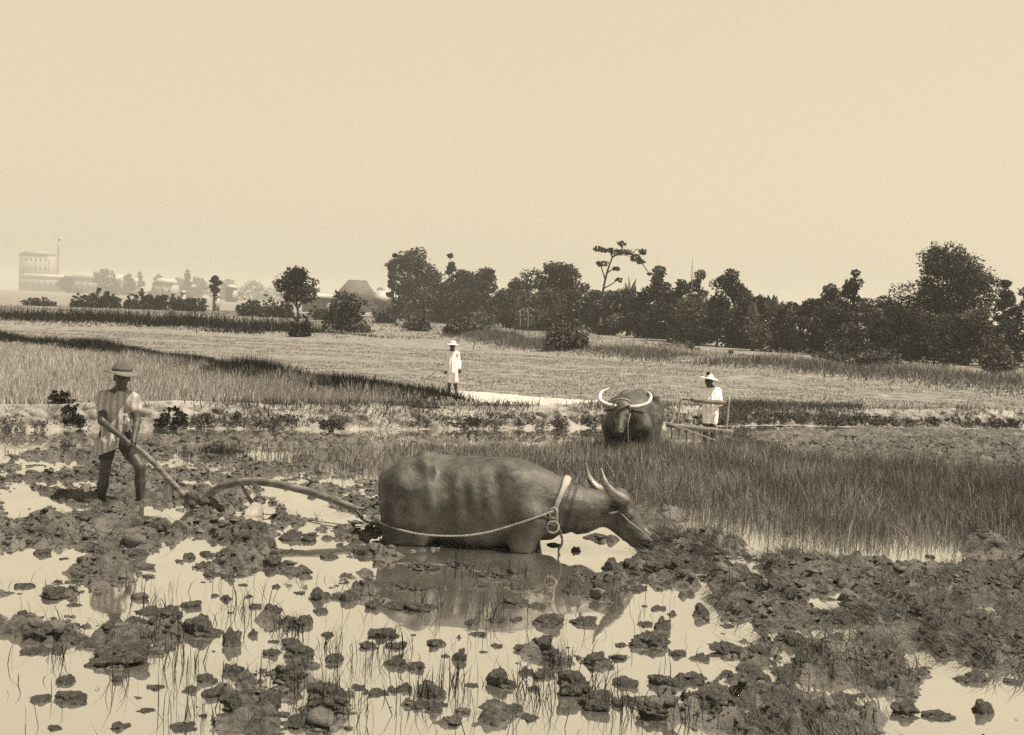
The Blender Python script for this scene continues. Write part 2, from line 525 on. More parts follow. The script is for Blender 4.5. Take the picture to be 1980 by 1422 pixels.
def field_z(x, y):
    s = y - bundy(x)
    z = FIELD + 0.02 * fbm(x * 0.9, y * 0.9, o=3, s=3) + 0.12 * fbm(x * 0.03, y * 0.03, o=2, s=8) * np.clip((y - 40) / 60, 0, 1)
    z = z + 0.20 * np.exp(-(pdist(x, y, band2) / 0.7) ** 2)
    z = z + 0.25 * np.exp(-(pdist(x, y, band3) / 1.8) ** 2) + 0.38 * np.exp(-(pdist(x, y, bandr) / 2.2) ** 2)
    # the ground right of the boy is almost level with the top of the bank
    rx = np.clip((x + 1.0) / 3.0, 0, 1)
    z = z + rx * 0.17 * np.exp(-np.clip(s - 0.8, 0, 99) / 3.0)
    return np.where(s < 0.35, -0.5, z)


# broad ground sheet reaching the horizon
V = np.array([[-3000, -3000, -0.6], [3000, -3000, -0.6], [3000, 3000, -0.6], [-3000, 3000, -0.6]], float)
obj('ground', mesh('ground', V, None, [[0, 1, 2, 3]]), M['ground'], kind='structure')
# fields behind the bank
nc, nr = 480, 330
u = np.linspace(-1.25, 1.25, nc)
Yr = np.geomspace(15, 2950, nr)
uu, yy = np.meshgrid(u, Yr)
xx = uu * yy
zz = field_z(xx, yy)
V = np.stack([xx, yy, zz], -1).reshape(-1, 3)
i, j = np.meshgrid(np.arange(nr - 1), np.arange(nc - 1), indexing='ij')
a = (i * nc + j).ravel()
Q = np.column_stack([a, a + 1, a + nc + 1, a + nc])
obj('field', mesh('field', V, None, Q, smooth=True), M['field'], kind='structure')

# the bank (paddy bund): steep lumpy face, pale trodden top
L = 1100
bx = np.linspace(bund[0, 0], bund[-1, 0], L)
by = bundy(bx)
ker = np.hanning(61); ker /= ker.sum()
by = np.convolve(np.pad(by, 30, mode='edge'), ker, 'valid')
prof = np.array([(-0.25, -0.12), (-0.12, -0.03), (0.0, 0.03), (0.06, 0.08), (0.10, 0.14), (0.14, 0.20), (0.19, 0.26), (0.25, 0.31), (0.33, 0.345), (0.45, 0.365), (0.6, 0.36), (0.75, 0.34), (0.9, 0.27), (1.05, 0.18), (1.2, 0.08), (1.4, 0.0)])
prof = np.array([[np.interp(t, np.arange(len(prof)), prof[:, k]) for k in (0, 1)] for t in np.linspace(0, len(prof) - 1, 56)])
rx = np.clip((bx + 1.0) / 3.0, 0, 1)[:, None]
px_, pz_ = prof[:, 0][None, :], prof[:, 1][None, :]
back = np.maximum(pz_, 0.30 * (px_ > 0.4) - 0.25 * np.clip(px_ - 1.1, 0, 9))
hv = 1 + 0.14 * vnoise(bx * 0.8, bx * 0 + 3)[:, None]
pz = (pz_ * (1 - rx) + back * rx) * hv
X = np.repeat(bx[:, None], 56, 1); Yb = by[:, None] + px_ + 0 * X
Zb = pz + 0 * X
face = np.clip(1 - np.abs(px_ - 0.12) / 0.35, 0, 1)
d = 0.11 * lumps(X * 4.2 + 0.5 * Zb, Zb * 9 + X * 1.3, 3) * face + 0.03 * fbm(X * 7, Yb * 7, Zb * 9, 4) * (0.35 + face)
Yb = Yb - d
Zb = Zb + 0.45 * d + 0.015 * fbm(X * 3, Yb * 3, o=4, s=5)
Zb[:, -1] = -0.1
V = np.stack([X, Yb, Zb], -1).reshape(-1, 3)
i, j = np.meshgrid(np.arange(L - 1), np.arange(55), indexing='ij')
a = (i * 56 + j).ravel()
obj('embankment', mesh('embankment', V, None, np.column_stack([a, a + 56, a + 57, a + 1])), M['bank'], kind='structure')


def bank_z(x):
    return 0.36


# pale dry patch beside the boy
outl = [(790, 762), (850, 752), (930, 756), (1010, 762), (1090, 768), (1165, 775), (1290, 790), (1180, 796), (1090, 788), (980, 783), (900, 776), (830, 772)]
poly = np.array([G(a, b, 0.16)[:2] for a, b in outl])


def inside(x, y, P):
    r = np.zeros(np.shape(x), bool)
    for a, b in zip(P, np.roll(P, -1, 0)):
        c = ((a[1] > y) != (b[1] > y)) & (x < (b[0] - a[0]) * (y - a[1]) / (b[1] - a[1] + 1e-12) + a[0])
        r ^= c
    return r


gx, gy = np.meshgrid(np.linspace(poly[:, 0].min() - .5, poly[:, 0].max() + .5, 150), np.linspace(poly[:, 1].min() - .5, poly[:, 1].max() + .5, 110))
jx, jy = gx + 0.5 * fbm(gx * 0.8, gy * 0.8, o=4, s=2), gy + 0.5 * fbm(gx * 0.8, gy * 0.8, o=4, s=6)
ins = inside(jx, jy, poly)
gz = field_z(gx, gy) + 0.012
V = np.stack([gx, gy, gz], -1).reshape(-1, 3)
i, j = np.meshgrid(np.arange(109), np.arange(149), indexing='ij')
a = (i * 150 + j).ravel()
Q = np.column_stack([a, a + 1, a + 151, a + 150])
Q = Q[ins.ravel()[Q].all(1)]
used = np.unique(Q); mp_ = np.full(len(V), -1); mp_[used] = np.arange(len(used))
obj('path', mesh('path', V[used], None, mp_[Q], smooth=True), M['path'], kind='structure')

# water of the flooded paddy
V = np.array([[-45, -20, 0], [45, -20, 0], [45, 30, 0], [-45, 30, 0]], float)
V[2, 1] = bundy(45) + 0.3; V[3, 1] = bundy(-45) + 0.3
V = []
for x in np.linspace(-45, 45, 61):
    V += [[x, -20, 0.0], [x, bundy(x) + 0.12, 0.0]]
Q = [[2 * k, 2 * k + 2, 2 * k + 3, 2 * k + 1] for k in range(60)]
obj('water', mesh('water', V, None, Q), M['water'], kind='structure')

# how much mud stands out of the water, per 80 x 60 pixel cell of the ploughed ground
MUD = ["455556554444445544667888", "566655544444445544444566", "456365445555555533211112", "667667645333435764210125",
       "156444434332335566678678", "322222113222345236756788", "435632423222222255437777", "245232323232434325566736",
       "232235343444355666656524", "111234344445345545666423"]
MUD = np.array([[int(c) for c in r[:24]] for r in MUD], float)


def mudmap(px, py):
    fx = np.clip((px - 80) / 80, 0, 22.999); fy = np.clip((py - 860) / 60, 0, 8.999)
    i, j = fy.astype(int), fx.astype(int); a, b = fy - i, fx - j
    return (MUD[i, j] * (1 - a) * (1 - b) + MUD[i + 1, j] * a * (1 - b) + MUD[i, j + 1] * (1 - a) * b + MUD[i + 1, j + 1] * a * b) / 9


def zoomlist(sc, x0, y0, L):
    return [(x0 + a / sc, y0 + b / sc, w / sc, h / sc) for a, b, w, h in L]


CL = zoomlist(2.829, 0, 980, [
    (230, 240, 90, 60), (470, 225, 110, 50), (560, 180, 100, 60), (700, 170, 120, 60), (345, 185, 50, 18), (345, 280, 60, 20),
    (860, 110, 110, 90), (960, 120, 110, 80), (1030, 265, 70, 60), (1140, 262, 60, 40), (1225, 275, 80, 70), (1110, 320, 90, 50),
    (1160, 360, 110, 60), (1250, 375, 80, 50), (1310, 335, 45, 45), (1480, 310, 90, 60), (1325, 425, 60, 25), (1510, 430, 50, 35),
    (1680, 365, 60, 30), (1885, 370, 80, 40), (980, 290, 60, 35), (1380, 130, 130, 110), (1330, 190, 110, 80), (1450, 200, 120, 80),
    (1590, 150, 120, 90), (1690, 170, 90, 60), (1590, 240, 80, 50), (1740, 475, 120, 100), (1640, 465, 70, 35), (1910, 490, 90, 80),
    (1830, 490, 60, 40), (1235, 490, 60, 60), (1175, 480, 50, 35), (1355, 490, 60, 25), (1390, 540, 80, 50), (1480, 595, 100, 75),
    (1265, 575, 60, 30), (1665, 615, 100, 90), (1605, 660, 40, 30), (820, 560, 140, 70), (1045, 525, 110, 70), (930, 565, 90, 50),
    (720, 650, 150, 90), (900, 640, 170, 110), (1090, 650, 190, 150), (1255, 720, 120, 130), (1380, 690, 60, 60), (1500, 730, 80, 40),
    (1590, 730, 110, 80), (1640, 790, 150, 110), (1785, 690, 70, 50), (280, 470, 170, 70), (400, 532, 80, 38), (120, 580, 70, 70),
    (240, 700, 200, 90), (170, 785, 140, 50), (430, 735, 100, 40), (640, 800, 330, 170), (640, 935, 60, 60), (850, 980, 110, 45),
    (1035, 998, 70, 45), (1125, 930, 90, 80), (1275, 885, 110, 80), (1170, 1005, 120, 90), (1290, 1075, 160, 110), (1460, 1090, 130, 100),
    (1585, 945, 150, 110), (1075, 1090, 40, 30), (385, 1035, 175, 110), (525, 1002, 40, 22), (760, 1045, 70, 20), (1790, 1060, 200, 150),
    (1950, 985, 110, 50), (800, 1110, 100, 30), (640, 1190, 120, 60), (300, 1200, 90, 50), (1000, 1200, 160, 60)])
CL += zoomlist(3.0, 680, 1000, [
    (60, 190, 130, 90), (420, 285, 180, 60), (640, 265, 180, 80), (110, 390, 120, 60), (260, 385, 150, 70), (360, 400, 120, 60),
    (490, 400, 130, 50), (260, 500, 150, 60), (400, 520, 200, 70), (740, 390, 110, 30), (820, 320, 150, 90), (960, 300, 120, 80),
    (970, 395, 170, 50), (960, 490, 170, 70), (1060, 510, 120, 60), (700, 600, 85, 70), (850, 590, 120, 50), (960, 590, 90, 40),
    (1130, 590, 170, 110), (1290, 400, 120, 150), (1450, 420, 120, 140), (1340, 590, 150, 90), (190, 668, 180, 65), (480, 720, 110, 80),
    (360, 680, 50, 30), (627, 800, 75, 100), (260, 830, 130, 110), (370, 850, 120, 90), (620, 690, 30, 40), (760, 780, 60, 30),
    (840, 740, 80, 50), (975, 760, 75, 45), (1030, 800, 50, 30), (1110, 750, 130, 120), (1220, 830, 120, 90), (1260, 755, 50, 20),
    (1390, 815, 170, 100), (1550, 810, 90, 40), (1740, 700, 240, 170), (1890, 785, 110, 60), (1570, 730, 100, 50), (1700, 610, 110, 60),
    (1800, 620, 90, 100), (1780, 520, 90, 50), (1700, 510, 40, 30), (1860, 555, 60, 50), (1640, 400, 160, 80), (1760, 290, 140, 100),
    (1880, 290, 130, 100), (1510, 270, 130, 110), (1610, 270, 110, 90), (1300, 185, 60, 50), (1180, 155, 80, 40), (1330, 285, 80, 40),
    (1430, 110, 140, 60), (860, 930, 170, 150), (1010, 890, 90, 70), (1120, 900, 140, 80), (150, 1010, 130, 60), (300, 985, 100, 80),
    (460, 1000, 140, 130), (380, 1080, 130, 80), (500, 1080, 120, 60), (690, 970, 90, 50), (1060, 985, 80, 60), (1290, 980, 180, 160),
    (1410, 1060, 170, 130), (1580, 950, 170, 90), (1540, 1070, 100, 80), (1790, 940, 150, 100), (1900, 950, 130, 100), (1760, 1140, 200, 80),
    (930, 1110, 140, 80), (820, 1140, 140, 50), (1040, 1165, 120, 30), (1850, 1050, 60, 40), (1950, 1080, 80, 90)])
CL += zoomlist(2.912, 1300, 960, [
    (1030, 370, 110, 90), (1280, 400, 50, 70), (90, 400, 90, 60), (160, 640, 90, 120), (370, 620, 170, 110), (320, 510, 120, 90),
    (560, 530, 110, 80), (600, 440, 90, 50), (620, 630, 80, 50), (1070, 545, 90, 60), (1440, 510, 110, 60), (1540, 430, 90, 60),
    (1690, 470, 110, 70), (920, 780, 90, 70), (480, 860, 140, 100), (680, 800, 160, 120), (320, 860, 170, 80), (160, 900, 100, 60),
    (40, 870, 90, 60), (660, 980, 200, 90), (440, 970, 90, 60), (120, 1010, 170, 100), (480, 1070, 140, 110), (590, 1120, 90, 80),
    (920, 970, 120, 80), (1120, 930, 130, 110), (1280, 1030, 180, 90), (1130, 830, 130, 80), (1060, 1110, 60, 50), (430, 1175, 120, 60),
    (190, 1170, 160, 130), (960, 1120, 150, 90), (800, 1210, 170, 90), (1000, 1230, 180, 80), (1320, 1200, 130, 90), (1500, 1220, 150, 80),
    (1750, 1180, 110, 120), (1720, 1010, 120, 90), (1780, 870, 120, 90), (1600, 780, 200, 90), (1420, 780, 130, 80), (980, 700, 90, 70),
    (1620, 570, 160, 80), (1300, 560, 150, 80), (840, 520, 120, 60), (700, 560, 90, 50), (940, 690, 70, 50), (1500, 640, 160, 70)])

POOLS = zoomlist(2.912, 1300, 960, [
    (210, 510, 180, 80), (500, 440, 120, 50), (150, 335, 50, 50), (640, 590, 190, 80), (380, 750, 300, 110), (1000, 800, 170, 150),
    (930, 610, 150, 45), (1330, 900, 220, 150), (1550, 1080, 250, 180), (1820, 660, 130, 130), (800, 1070, 150, 110), (380, 205, 560, 100), (900, 300, 420, 100), (1180, 345, 420, 90), (700, 260, 520, 100), (1010, 330, 520, 120), (1330, 330, 560, 90),
    (1080, 1150, 200, 80), (60, 1130, 150, 140), (60, 930, 220, 50), (550, 1190, 250, 60)])
POOLS += [(375, 1002, 80, 24), (495, 1006, 60, 20), (215, 1075, 150, 22), (320, 998, 90, 22), (360, 1060, 110, 35), (590, 1060, 110, 60), (500, 985, 60, 16), (600, 990, 80, 22), (1150, 1085, 90, 45), (60, 965, 90, 16),
          (1200, 1065, 130, 24), (900, 1130, 300, 70), (1000, 1190, 380, 40), (900, 1080, 200, 22), (560, 880, 160, 20), (110, 895, 120, 12)]
for (x, y, w) in ((340, 950, 60), (700, 1085, 70)):
    POOLS.append((x, y, w, 14))

nc, nr = 1000, 460
u = np.linspace(-0.66, 0.66, nc)
Yr = np.geomspace(4.2, 25.5, nr)
uu, yy = np.meshgrid(u, Yr)
xx = uu * yy
PX, PY = proj(xx, yy, np.zeros_like(xx))
m = mudmap(PX, PY)
wx, wy = fbm(xx * 2.2, yy * 2.2, o=3, s=41) * 22, fbm(xx * 2.2, yy * 2.2, o=3, s=47) * 9
ex = np.zeros_like(m)
for (cx_, cy_, w, h) in CL:
    dd = ((PX + wx - cx_) / (w * 0.62)) ** 2 + ((PY + wy - cy_ - h * 0.25) / max(h * 0.35, w * 0.18)) ** 2
    ex = np.maximum(ex, np.exp(-dd))
pl = np.zeros_like(m)
for (cx_, cy_, w, h) in POOLS:
    dd = ((PX + wx - cx_) / (w * 0.5)) ** 2 + ((PY + wy - cy_) / (h * 0.5)) ** 2
    pl = np.maximum(pl, np.exp(-dd ** 2))


def mud_height(xx, yy, m, ex, pl):
    z = 0.20 * (m - 0.62) + 0.045 * fbm(xx * 1.9, yy * 1.9, o=4, s=21) + 0.03 * ex - 0.17 * pl - 0.10 * np.exp(-np.clip(bundy(xx) - yy, 0, 99) / 0.9)
    lm = lumps(xx * 5.5 + 0.4 * vnoise(xx * 3, yy * 3), yy * 5.5, 11)
    lm2 = lumps(xx * 12, yy * 12, 23)
    dry = np.clip((z + 0.08) / 0.08, 0, 1)
    z = z + dry * (0.125 * (lm - 0.42) + 0.05 * (lm2 - 0.35) + 0.012) + (0.3 + 0.7 * dry) * 0.022 * fbm(xx * 15, yy * 15, o=4, s=31)
    return z


zz = mud_height(xx, yy, m, ex, pl)
# keep the mud from poking through the bank's back
zz = np.where(yy > bundy(xx) + 0.2, -0.3, zz)
zmud = zz
V = np.stack([xx, yy, zz], -1).reshape(-1, 3)
i, j = np.meshgrid(np.arange(nr - 1), np.arange(nc - 1), indexing='ij')
a = (i * nc + j).ravel()
obj('mud', mesh('mud', V, None, np.column_stack([a, a + 1, a + nc + 1, a + nc])), M['mud'], kind='structure')


def mudz(x, y):
    """height of the mud sheet under a point"""
    x, y = np.asarray(x, float), np.asarray(y, float)
    fi = np.clip(np.log(np.clip(y, 4.21, 25.4) / 4.2) / math.log(25.5 / 4.2) * (nr - 1), 0, nr - 2)
    fj = np.clip((x / y + 0.66) / 1.32 * (nc - 1), 0, nc - 2)
    return zmud[np.round(fi).astype(int), np.round(fj).astype(int)]


# ------------------------------------------------------------------ grass and straw
def blades(P, h, w, lean, seg=2, flat=0.0, shade=None, r=None, heading=None):
    r = r or rng
    n = len(P)
    az = r.uniform(0, 2 * math.pi, n) if heading is None else heading
    wd = r.uniform(0, 2 * math.pi, n)
    wdir = np.column_stack([np.cos(wd), np.sin(wd) * 0.5, np.zeros(n)]) * (w / 2)[:, None]
    L = np.column_stack([np.cos(az), np.sin(az), np.zeros(n)]) * (h * lean)[:, None]
    up = np.column_stack([np.zeros(n), np.zeros(n), h * np.sqrt(np.clip(1 - lean ** 2, 0.004, 1))])
    sh = (r.uniform(0, 1, n) if shade is None else shade)
    if seg == 1:
        V = np.stack([P - wdir, P + wdir, P + L + up], 1).reshape(-1, 3)
        T = np.arange(3 * n).reshape(n, 3)
        return V, T, np.repeat(sh, 3)
    mid = P + 0.3 * L + 0.58 * up
    V = np.stack([P - wdir, P + wdir, mid - wdir * 0.8, mid + wdir * 0.8, P + L + up], 1).reshape(-1, 3)
    b = np.arange(n)[:, None] * 5
    T = np.vstack([b + [0, 1, 3], b + [0, 3, 2], b + [2, 3, 4]])
    return V, T, np.repeat(sh, 5)


def scatter_px(poly_px, n, z=0.0, r=None):
    """random ground points, uniform over the ground, inside an outline given where it meets the ground"""
    r = r or rng
    P = np.array([G(a, b, z)[:2] for a, b in poly_px])
    lo, hi = P.min(0), P.max(0)
    out = np.zeros((0, 2))
    while len(out) < n:
        q = r.uniform(lo, hi, (n * 3, 2))
        out = np.vstack([out, q[inside(q[:, 0], q[:, 1], P)]])
    return out[:n]


def grass_obj(name, items, m, label=None):
    V, T, S, o = [], [], [], 0
    for v, t, s in items:
        V.append(v); T.append(t + o); S.append(s); o += len(v)
    ob = obj(name, mesh(name, np.vstack(V), np.vstack(T), shade=np.concatenate(S)), m, kind='stuff', label=label)
    return ob


# standing rice grass right of the buffalo
P2 = scatter_px([(420, 884), (600, 880), (760, 876), (1000, 872), (1160, 872), (1300, 876), (1480, 880), (1560, 900), (1700, 915), (2100, 925), (2300, 1060), (1960, 1062), (1780, 1066), (1640, 1072), (1560, 1058),
                 (1400, 1030), (1280, 1005), (1180, 985), (1000, 960), (800, 925), (600, 915), (430, 905)], 200000)
px, py = proj(P2[:, 0], P2[:, 1], 0 * P2[:, 0])
# thinner towards the open water on its near edge and on its left
edge = np.interp(px, [420, 800, 1000, 1180, 1280, 1400, 1560, 1640, 1780, 1960, 2300], [905, 925, 955, 975, 985, 1005, 1030, 1045, 1040, 1045, 1045])
dn = np.clip((edge + 12 - py) / 50, 0.05, 1) * np.clip((px - 400) / 450, 0.16, 1)
dn *= np.clip(0.75 + 0.5 * fbm(P2[:, 0] * 0.8, P2[:, 1] * 0.8, o=3, s=77), 0.15, 1)
P2 = P2[rng.uniform(0, 1, len(P2)) < dn]; n_ = len(P2)
px, py = proj(P2[:, 0], P2[:, 1], 0 * P2[:, 0])
tl = np.interp(px, [600, 900, 1300, 1900], [0.55, 0.65, 0.9, 1.1])
patch = 0.5 + 0.5 * vnoise(P2[:, 0] * 0.7, P2[:, 1] * 0.7, s=5)
hh = rng.uniform(0.10, 0.36, n_) * tl * (0.65 + 0.6 * patch) * np.where(rng.uniform(0, 1, n_) < 0.08, 1.4, 1)
P3 = np.column_stack([P2, np.minimum(mudz(P2[:, 0], P2[:, 1]), 0.05) - 0.01]); P3[:, 2] = np.maximum(P3[:, 2], -0.03)
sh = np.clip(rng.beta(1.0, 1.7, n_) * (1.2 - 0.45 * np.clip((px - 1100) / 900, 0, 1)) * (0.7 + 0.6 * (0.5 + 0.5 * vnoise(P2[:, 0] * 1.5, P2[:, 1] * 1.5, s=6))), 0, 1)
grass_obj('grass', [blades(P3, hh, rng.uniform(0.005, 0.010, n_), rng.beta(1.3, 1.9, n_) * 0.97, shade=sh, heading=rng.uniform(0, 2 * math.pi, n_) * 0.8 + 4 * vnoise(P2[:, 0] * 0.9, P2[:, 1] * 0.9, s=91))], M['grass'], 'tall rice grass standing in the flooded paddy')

k_ = rng.choice(len(P3), 2200)
grass_obj('grass', [blades(P3[k_], rng.uniform(0.15, 0.36, 2200), rng.uniform(0.004, 0.007, 2200), rng.uniform(0.3, 0.97, 2200), shade=rng.uniform(0.2, 0.8, 2200))], M['wedge'], 'bent and broken pale stalks among the standing rice grass')

# pale grass field left, behind the bank
P2 = scatter_px([(-150, 672), (40, 672), (250, 694), (450, 728), (640, 756), (830, 786), (500, 786), (250, 790), (40, 794), (-150, 796)], 80000, FIELD)
P2 = P2[(P2[:, 1] - bundy(P2[:, 0])) > 0.9]
P2 = P2[rng.uniform(0, 1, len(P2)) < np.clip(0.75 + 0.8 * fbm(P2[:, 0] * 0.7, P2[:, 1] * 0.7, o=3, s=61), 0.15, 1)]; n_ = len(P2)
px, py = proj(P2[:, 0], P2[:, 1], 0 * P2[:, 0])
P3 = np.column_stack([P2, field_z(P2[:, 0], P2[:, 1]) - 0.01])
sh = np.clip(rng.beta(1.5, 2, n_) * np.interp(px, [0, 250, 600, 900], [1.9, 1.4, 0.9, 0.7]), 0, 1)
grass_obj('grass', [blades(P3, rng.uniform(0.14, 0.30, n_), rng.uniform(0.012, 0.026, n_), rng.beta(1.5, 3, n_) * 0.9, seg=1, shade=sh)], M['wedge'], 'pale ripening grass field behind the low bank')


def along(pts, n, wid, r=None):
    r = r or rng
    seg = np.linalg.norm(np.diff(pts, axis=0), axis=1)
    c = np.concatenate([[0], np.cumsum(seg)])
    t = r.uniform(0, c[-1], n)
    x = np.interp(t, c, pts[:, 0]); y = np.interp(t, c, pts[:, 1])
    return np.column_stack([x + r.normal(0, wid, n), y + r.normal(0, wid, n)]), t


items = []
P2, t = along(band2, 42000, 0.42)
ok = vnoise(t * 0.9, t * 0, s=4) > -0.75
P2, t = P2[ok], t[ok]; n_ = len(P2)
ok = (P2[:, 1] - bundy(P2[:, 0])) > 0.5; P2, t = P2[ok], t[ok]; n_ = len(P2)
P3 = np.column_stack([P2, field_z(P2[:, 0], P2[:, 1]) - 0.01])
hh = rng.uniform(0.10, 0.34, n_) * np.clip(0.9 + 0.7 * vnoise(t * 0.8, t * 0, s=6), 0.4, 1.6)
items.append(blades(P3, hh, rng.uniform(0.015, 0.035, n_), rng.uniform(0.1, 0.9, n_), seg=1, shade=rng.beta(1.2, 3, n_)))
grass_obj('grass', items, M['dark_grass'], 'dark tangled grass along the slanting bund')
items = []
P2, t = along(band3, 30000, 1.5)
n_ = len(P2)
P3 = np.column_stack([P2, field_z(P2[:, 0], P2[:, 1]) - 0.02])
hh = rng.uniform(0.2, 0.9, n_) * np.clip(0.45 + 1.5 * vnoise(t * 0.5, P2[:, 1] * 0.5, s=6), 0.08, 1.7)
items.append(blades(P3, hh, rng.uniform(0.04, 0.10, n_), rng.uniform(0.1, 0.9, n_), seg=1, shade=rng.beta(1.2, 3, n_)))
grass_obj('grass', items, M['dark_grass'], 'dark weeds in a strip across the far field')
items = []
P2, t = along(bandr, 60000, 1.3)
n_ = len(P2)
P3 = np.column_stack([P2, field_z(P2[:, 0], P2[:, 1]) - 0.02])
hh = rng.uniform(0.10, 0.50, n_) * np.clip(0.8 + 0.9 * vnoise(P2[:, 0] * 0.5, P2[:, 1] * 0.4, s=6), 0.2, 1.6)
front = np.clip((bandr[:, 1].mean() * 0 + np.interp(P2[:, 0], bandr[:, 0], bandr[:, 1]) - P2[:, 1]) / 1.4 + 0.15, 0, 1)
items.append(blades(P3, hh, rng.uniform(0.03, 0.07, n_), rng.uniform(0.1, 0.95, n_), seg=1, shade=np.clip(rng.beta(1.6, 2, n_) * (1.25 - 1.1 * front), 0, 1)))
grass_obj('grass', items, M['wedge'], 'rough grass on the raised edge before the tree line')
# short grass over the harvested field and the far fields
items = []
for poly_, n0, h0, w0 in (([(880, 800), (1250, 800), (2200, 800), (2200, 770), (1500, 720), (1100, 692), (600, 660), (200, 640), (-200, 640), (250, 680), (640, 742), (860, 772)], 75000, 0.10, 0.03),
                          ([(-400, 612), (900, 660), (1300, 690), (1300, 668), (900, 622), (600, 606), (-400, 578)], 45000, 0.25, 0.09)):
    P2 = scatter_px(poly_, n0, FIELD)
    P2 = P2[(P2[:, 1] - bundy(P2[:, 0])) > 0.7]
    ok = ~inside(P2[:, 0], P2[:, 1], poly) | (rng.uniform(0, 1, len(P2)) < 0.08)
    P2 = P2[ok]
    ok = fbm(P2[:, 0] * 0.35, P2[:, 1] * 0.5, o=4, s=12) > -0.35
    P2 = P2[ok]; n_ = len(P2)
    P3 = np.column_stack([P2, field_z(P2[:, 0], P2[:, 1]) - 0.01])
    items.append(blades(P3, rng.uniform(0.3, 1.0, n_) * h0, rng.uniform(0.5, 1.2, n_) * w0, rng.uniform(0.3, 0.95, n_), seg=1, shade=rng.beta(1.7, 1.6, n_)))
grass_obj('grass', items, M['pale_grass'], 'short trampled grass over the dry fields')
# grass on the bank: hanging at its face, thick on the right
items = []
x = rng.uniform(-11, 14, 60000)
pxx, _ = proj(x, bundy(x), 0 * x)
den = np.interp(pxx, [0, 250, 600, 900, 1150, 1400, 1990], [0.10, 0.15, 0.3, 0.25, 0.6, 1.0, 1.0]) * np.clip(0.6 + 1.1 * vnoise(x * 1.1, x * 0, s=9), 0.05, 1)
x = x[rng.uniform(0, 1, len(x)) < den]
t = rng.beta(1.2, 1.3, len(x))
s_ = 0.0 + 0.75 * t
z = np.interp(s_, prof[:, 0], prof[:, 1]) + 0.01
P3 = np.column_stack([x, bundy(x) + s_ - 0.08, z])
n_ = len(x)
hd = rng.normal(-math.pi / 2, 0.9, n_)
lb, tb, sb = blades(P3, rng.uniform(0.06, 0.20, n_), rng.uniform(0.010, 0.022, n_), rng.uniform(0.3, 0.97, n_), shade=rng.beta(1.3, 1.8, n_), heading=hd)
items.append((lb, tb, sb))
grass_obj('grass', items, M['grass'], 'short grass growing on the face of the mud bank')

# straw and uprooted grass lying on the mud, mostly right
P2 = scatter_px([(1230, 1045), (1500, 1040), (1700, 1075), (2100, 1060), (2200, 1500), (1500, 1450), (1250, 1250)], 26000)
P2b = scatter_px([(-50, 880), (620, 880), (760, 1060), (350, 1060), (-50, 1080)], 6000)
P2c = scatter_px([(1050, 1000), (1700, 1085), (1700, 1110), (1250, 1075)], 6000)
P2d = scatter_px([(-50, 1100), (1300, 1100), (1300, 1460), (-50, 1460)], 3500)
P2e = scatter_px([(1450, 850), (2100, 860), (2100, 930), (1560, 900)], 7000)
P2 = np.vstack([P2, P2b, P2c, P2d, P2e])
zz_ = mudz(P2[:, 0], P2[:, 1])
ok = zz_ > 0.008
P2, zz_ = P2[ok], zz_[ok]; n_ = len(P2)
cl = fbm(P2[:, 0] * 1.5, P2[:, 1] * 1.5, o=3, s=55)
ok = cl > -0.25; P2, zz_ = P2[ok], zz_[ok]; n_ = len(P2)
hd = 2.4 + 1.6 * vnoise(P2[:, 0] * 1.2, P2[:, 1] * 1.2, s=14) + rng.normal(0, 0.5, n_)
P3 = np.column_stack([P2, zz_ + 0.004])
grass_obj('straw', [blades(P3, rng.uniform(0.08, 0.36, n_), rng.uniform(0.004, 0.009, n_), np.where(rng.uniform(0, 1, n_) < 0.12, 0.92, rng.uniform(0.97, 1.0, n_)), shade=rng.beta(1.1, 2.4, n_), heading=hd)], M['straw'], 'uprooted grass and straw lying on the turned mud')
# thin stalks standing in the open water in front, in loose tufts
items = []
tufts = [(490, 1320, 60), (610, 1340, 70), (640, 1250, 40), (310, 1240, 60), (350, 1290, 60), (700, 1290, 50), (110, 1270, 30), (230, 1320, 25), (560, 1230, 60), (660, 1380, 70), (820, 1350, 70), (880, 1330, 60),
         (1000, 1330, 60), (1040, 1360, 60), (1150, 1340, 70), (750, 1260, 50), (470, 1180, 50), (300, 1180, 50), (1080, 1290, 50), (1200, 1380, 60), (1320, 1390, 60), (1420, 1130, 40), (950, 1200, 60), (600, 1390, 60),
         (400, 880, 55), (430, 880, 40), (1180, 1150, 50), (900, 1110, 80), (1000, 1120, 70), (830, 1180, 50), (380, 1390, 60), (1550, 1300, 60), (1690, 1120, 40)]
for (a, b, w) in tufts:
    k = 300 if b < 900 else int(w * 0.6)
    q = G(a, b)
    s0 = w / (FPX / q[1])
    P3 = np.column_stack([q[0] + rng.normal(0, s0 * 0.45, k), q[1] + rng.normal(0, s0 * 0.55, k), np.full(k, -0.01)])
    items.append(blades(P3, rng.uniform(0.06, 0.28, k), rng.uniform(0.003, 0.007, k), rng.beta(1.4, 1.6, k) * 0.95, shade=rng.beta(1, 3, k)))
P2 = scatter_px([(-50, 1120), (1300, 1120), (1400, 1460), (-50, 1460)], 500)
P3 = np.column_stack([P2, np.full(len(P2), -0.01)])
items.append(blades(P3, rng.uniform(0.03, 0.22, len(P2)), rng.uniform(0.003, 0.006, len(P2)), rng.beta(1.4, 1.6, len(P2)) * 0.95, shade=rng.beta(1, 3, len(P2))))
grass_obj('reeds', items, M['dark_grass'], 'thin rice stalks poking out of the open water')

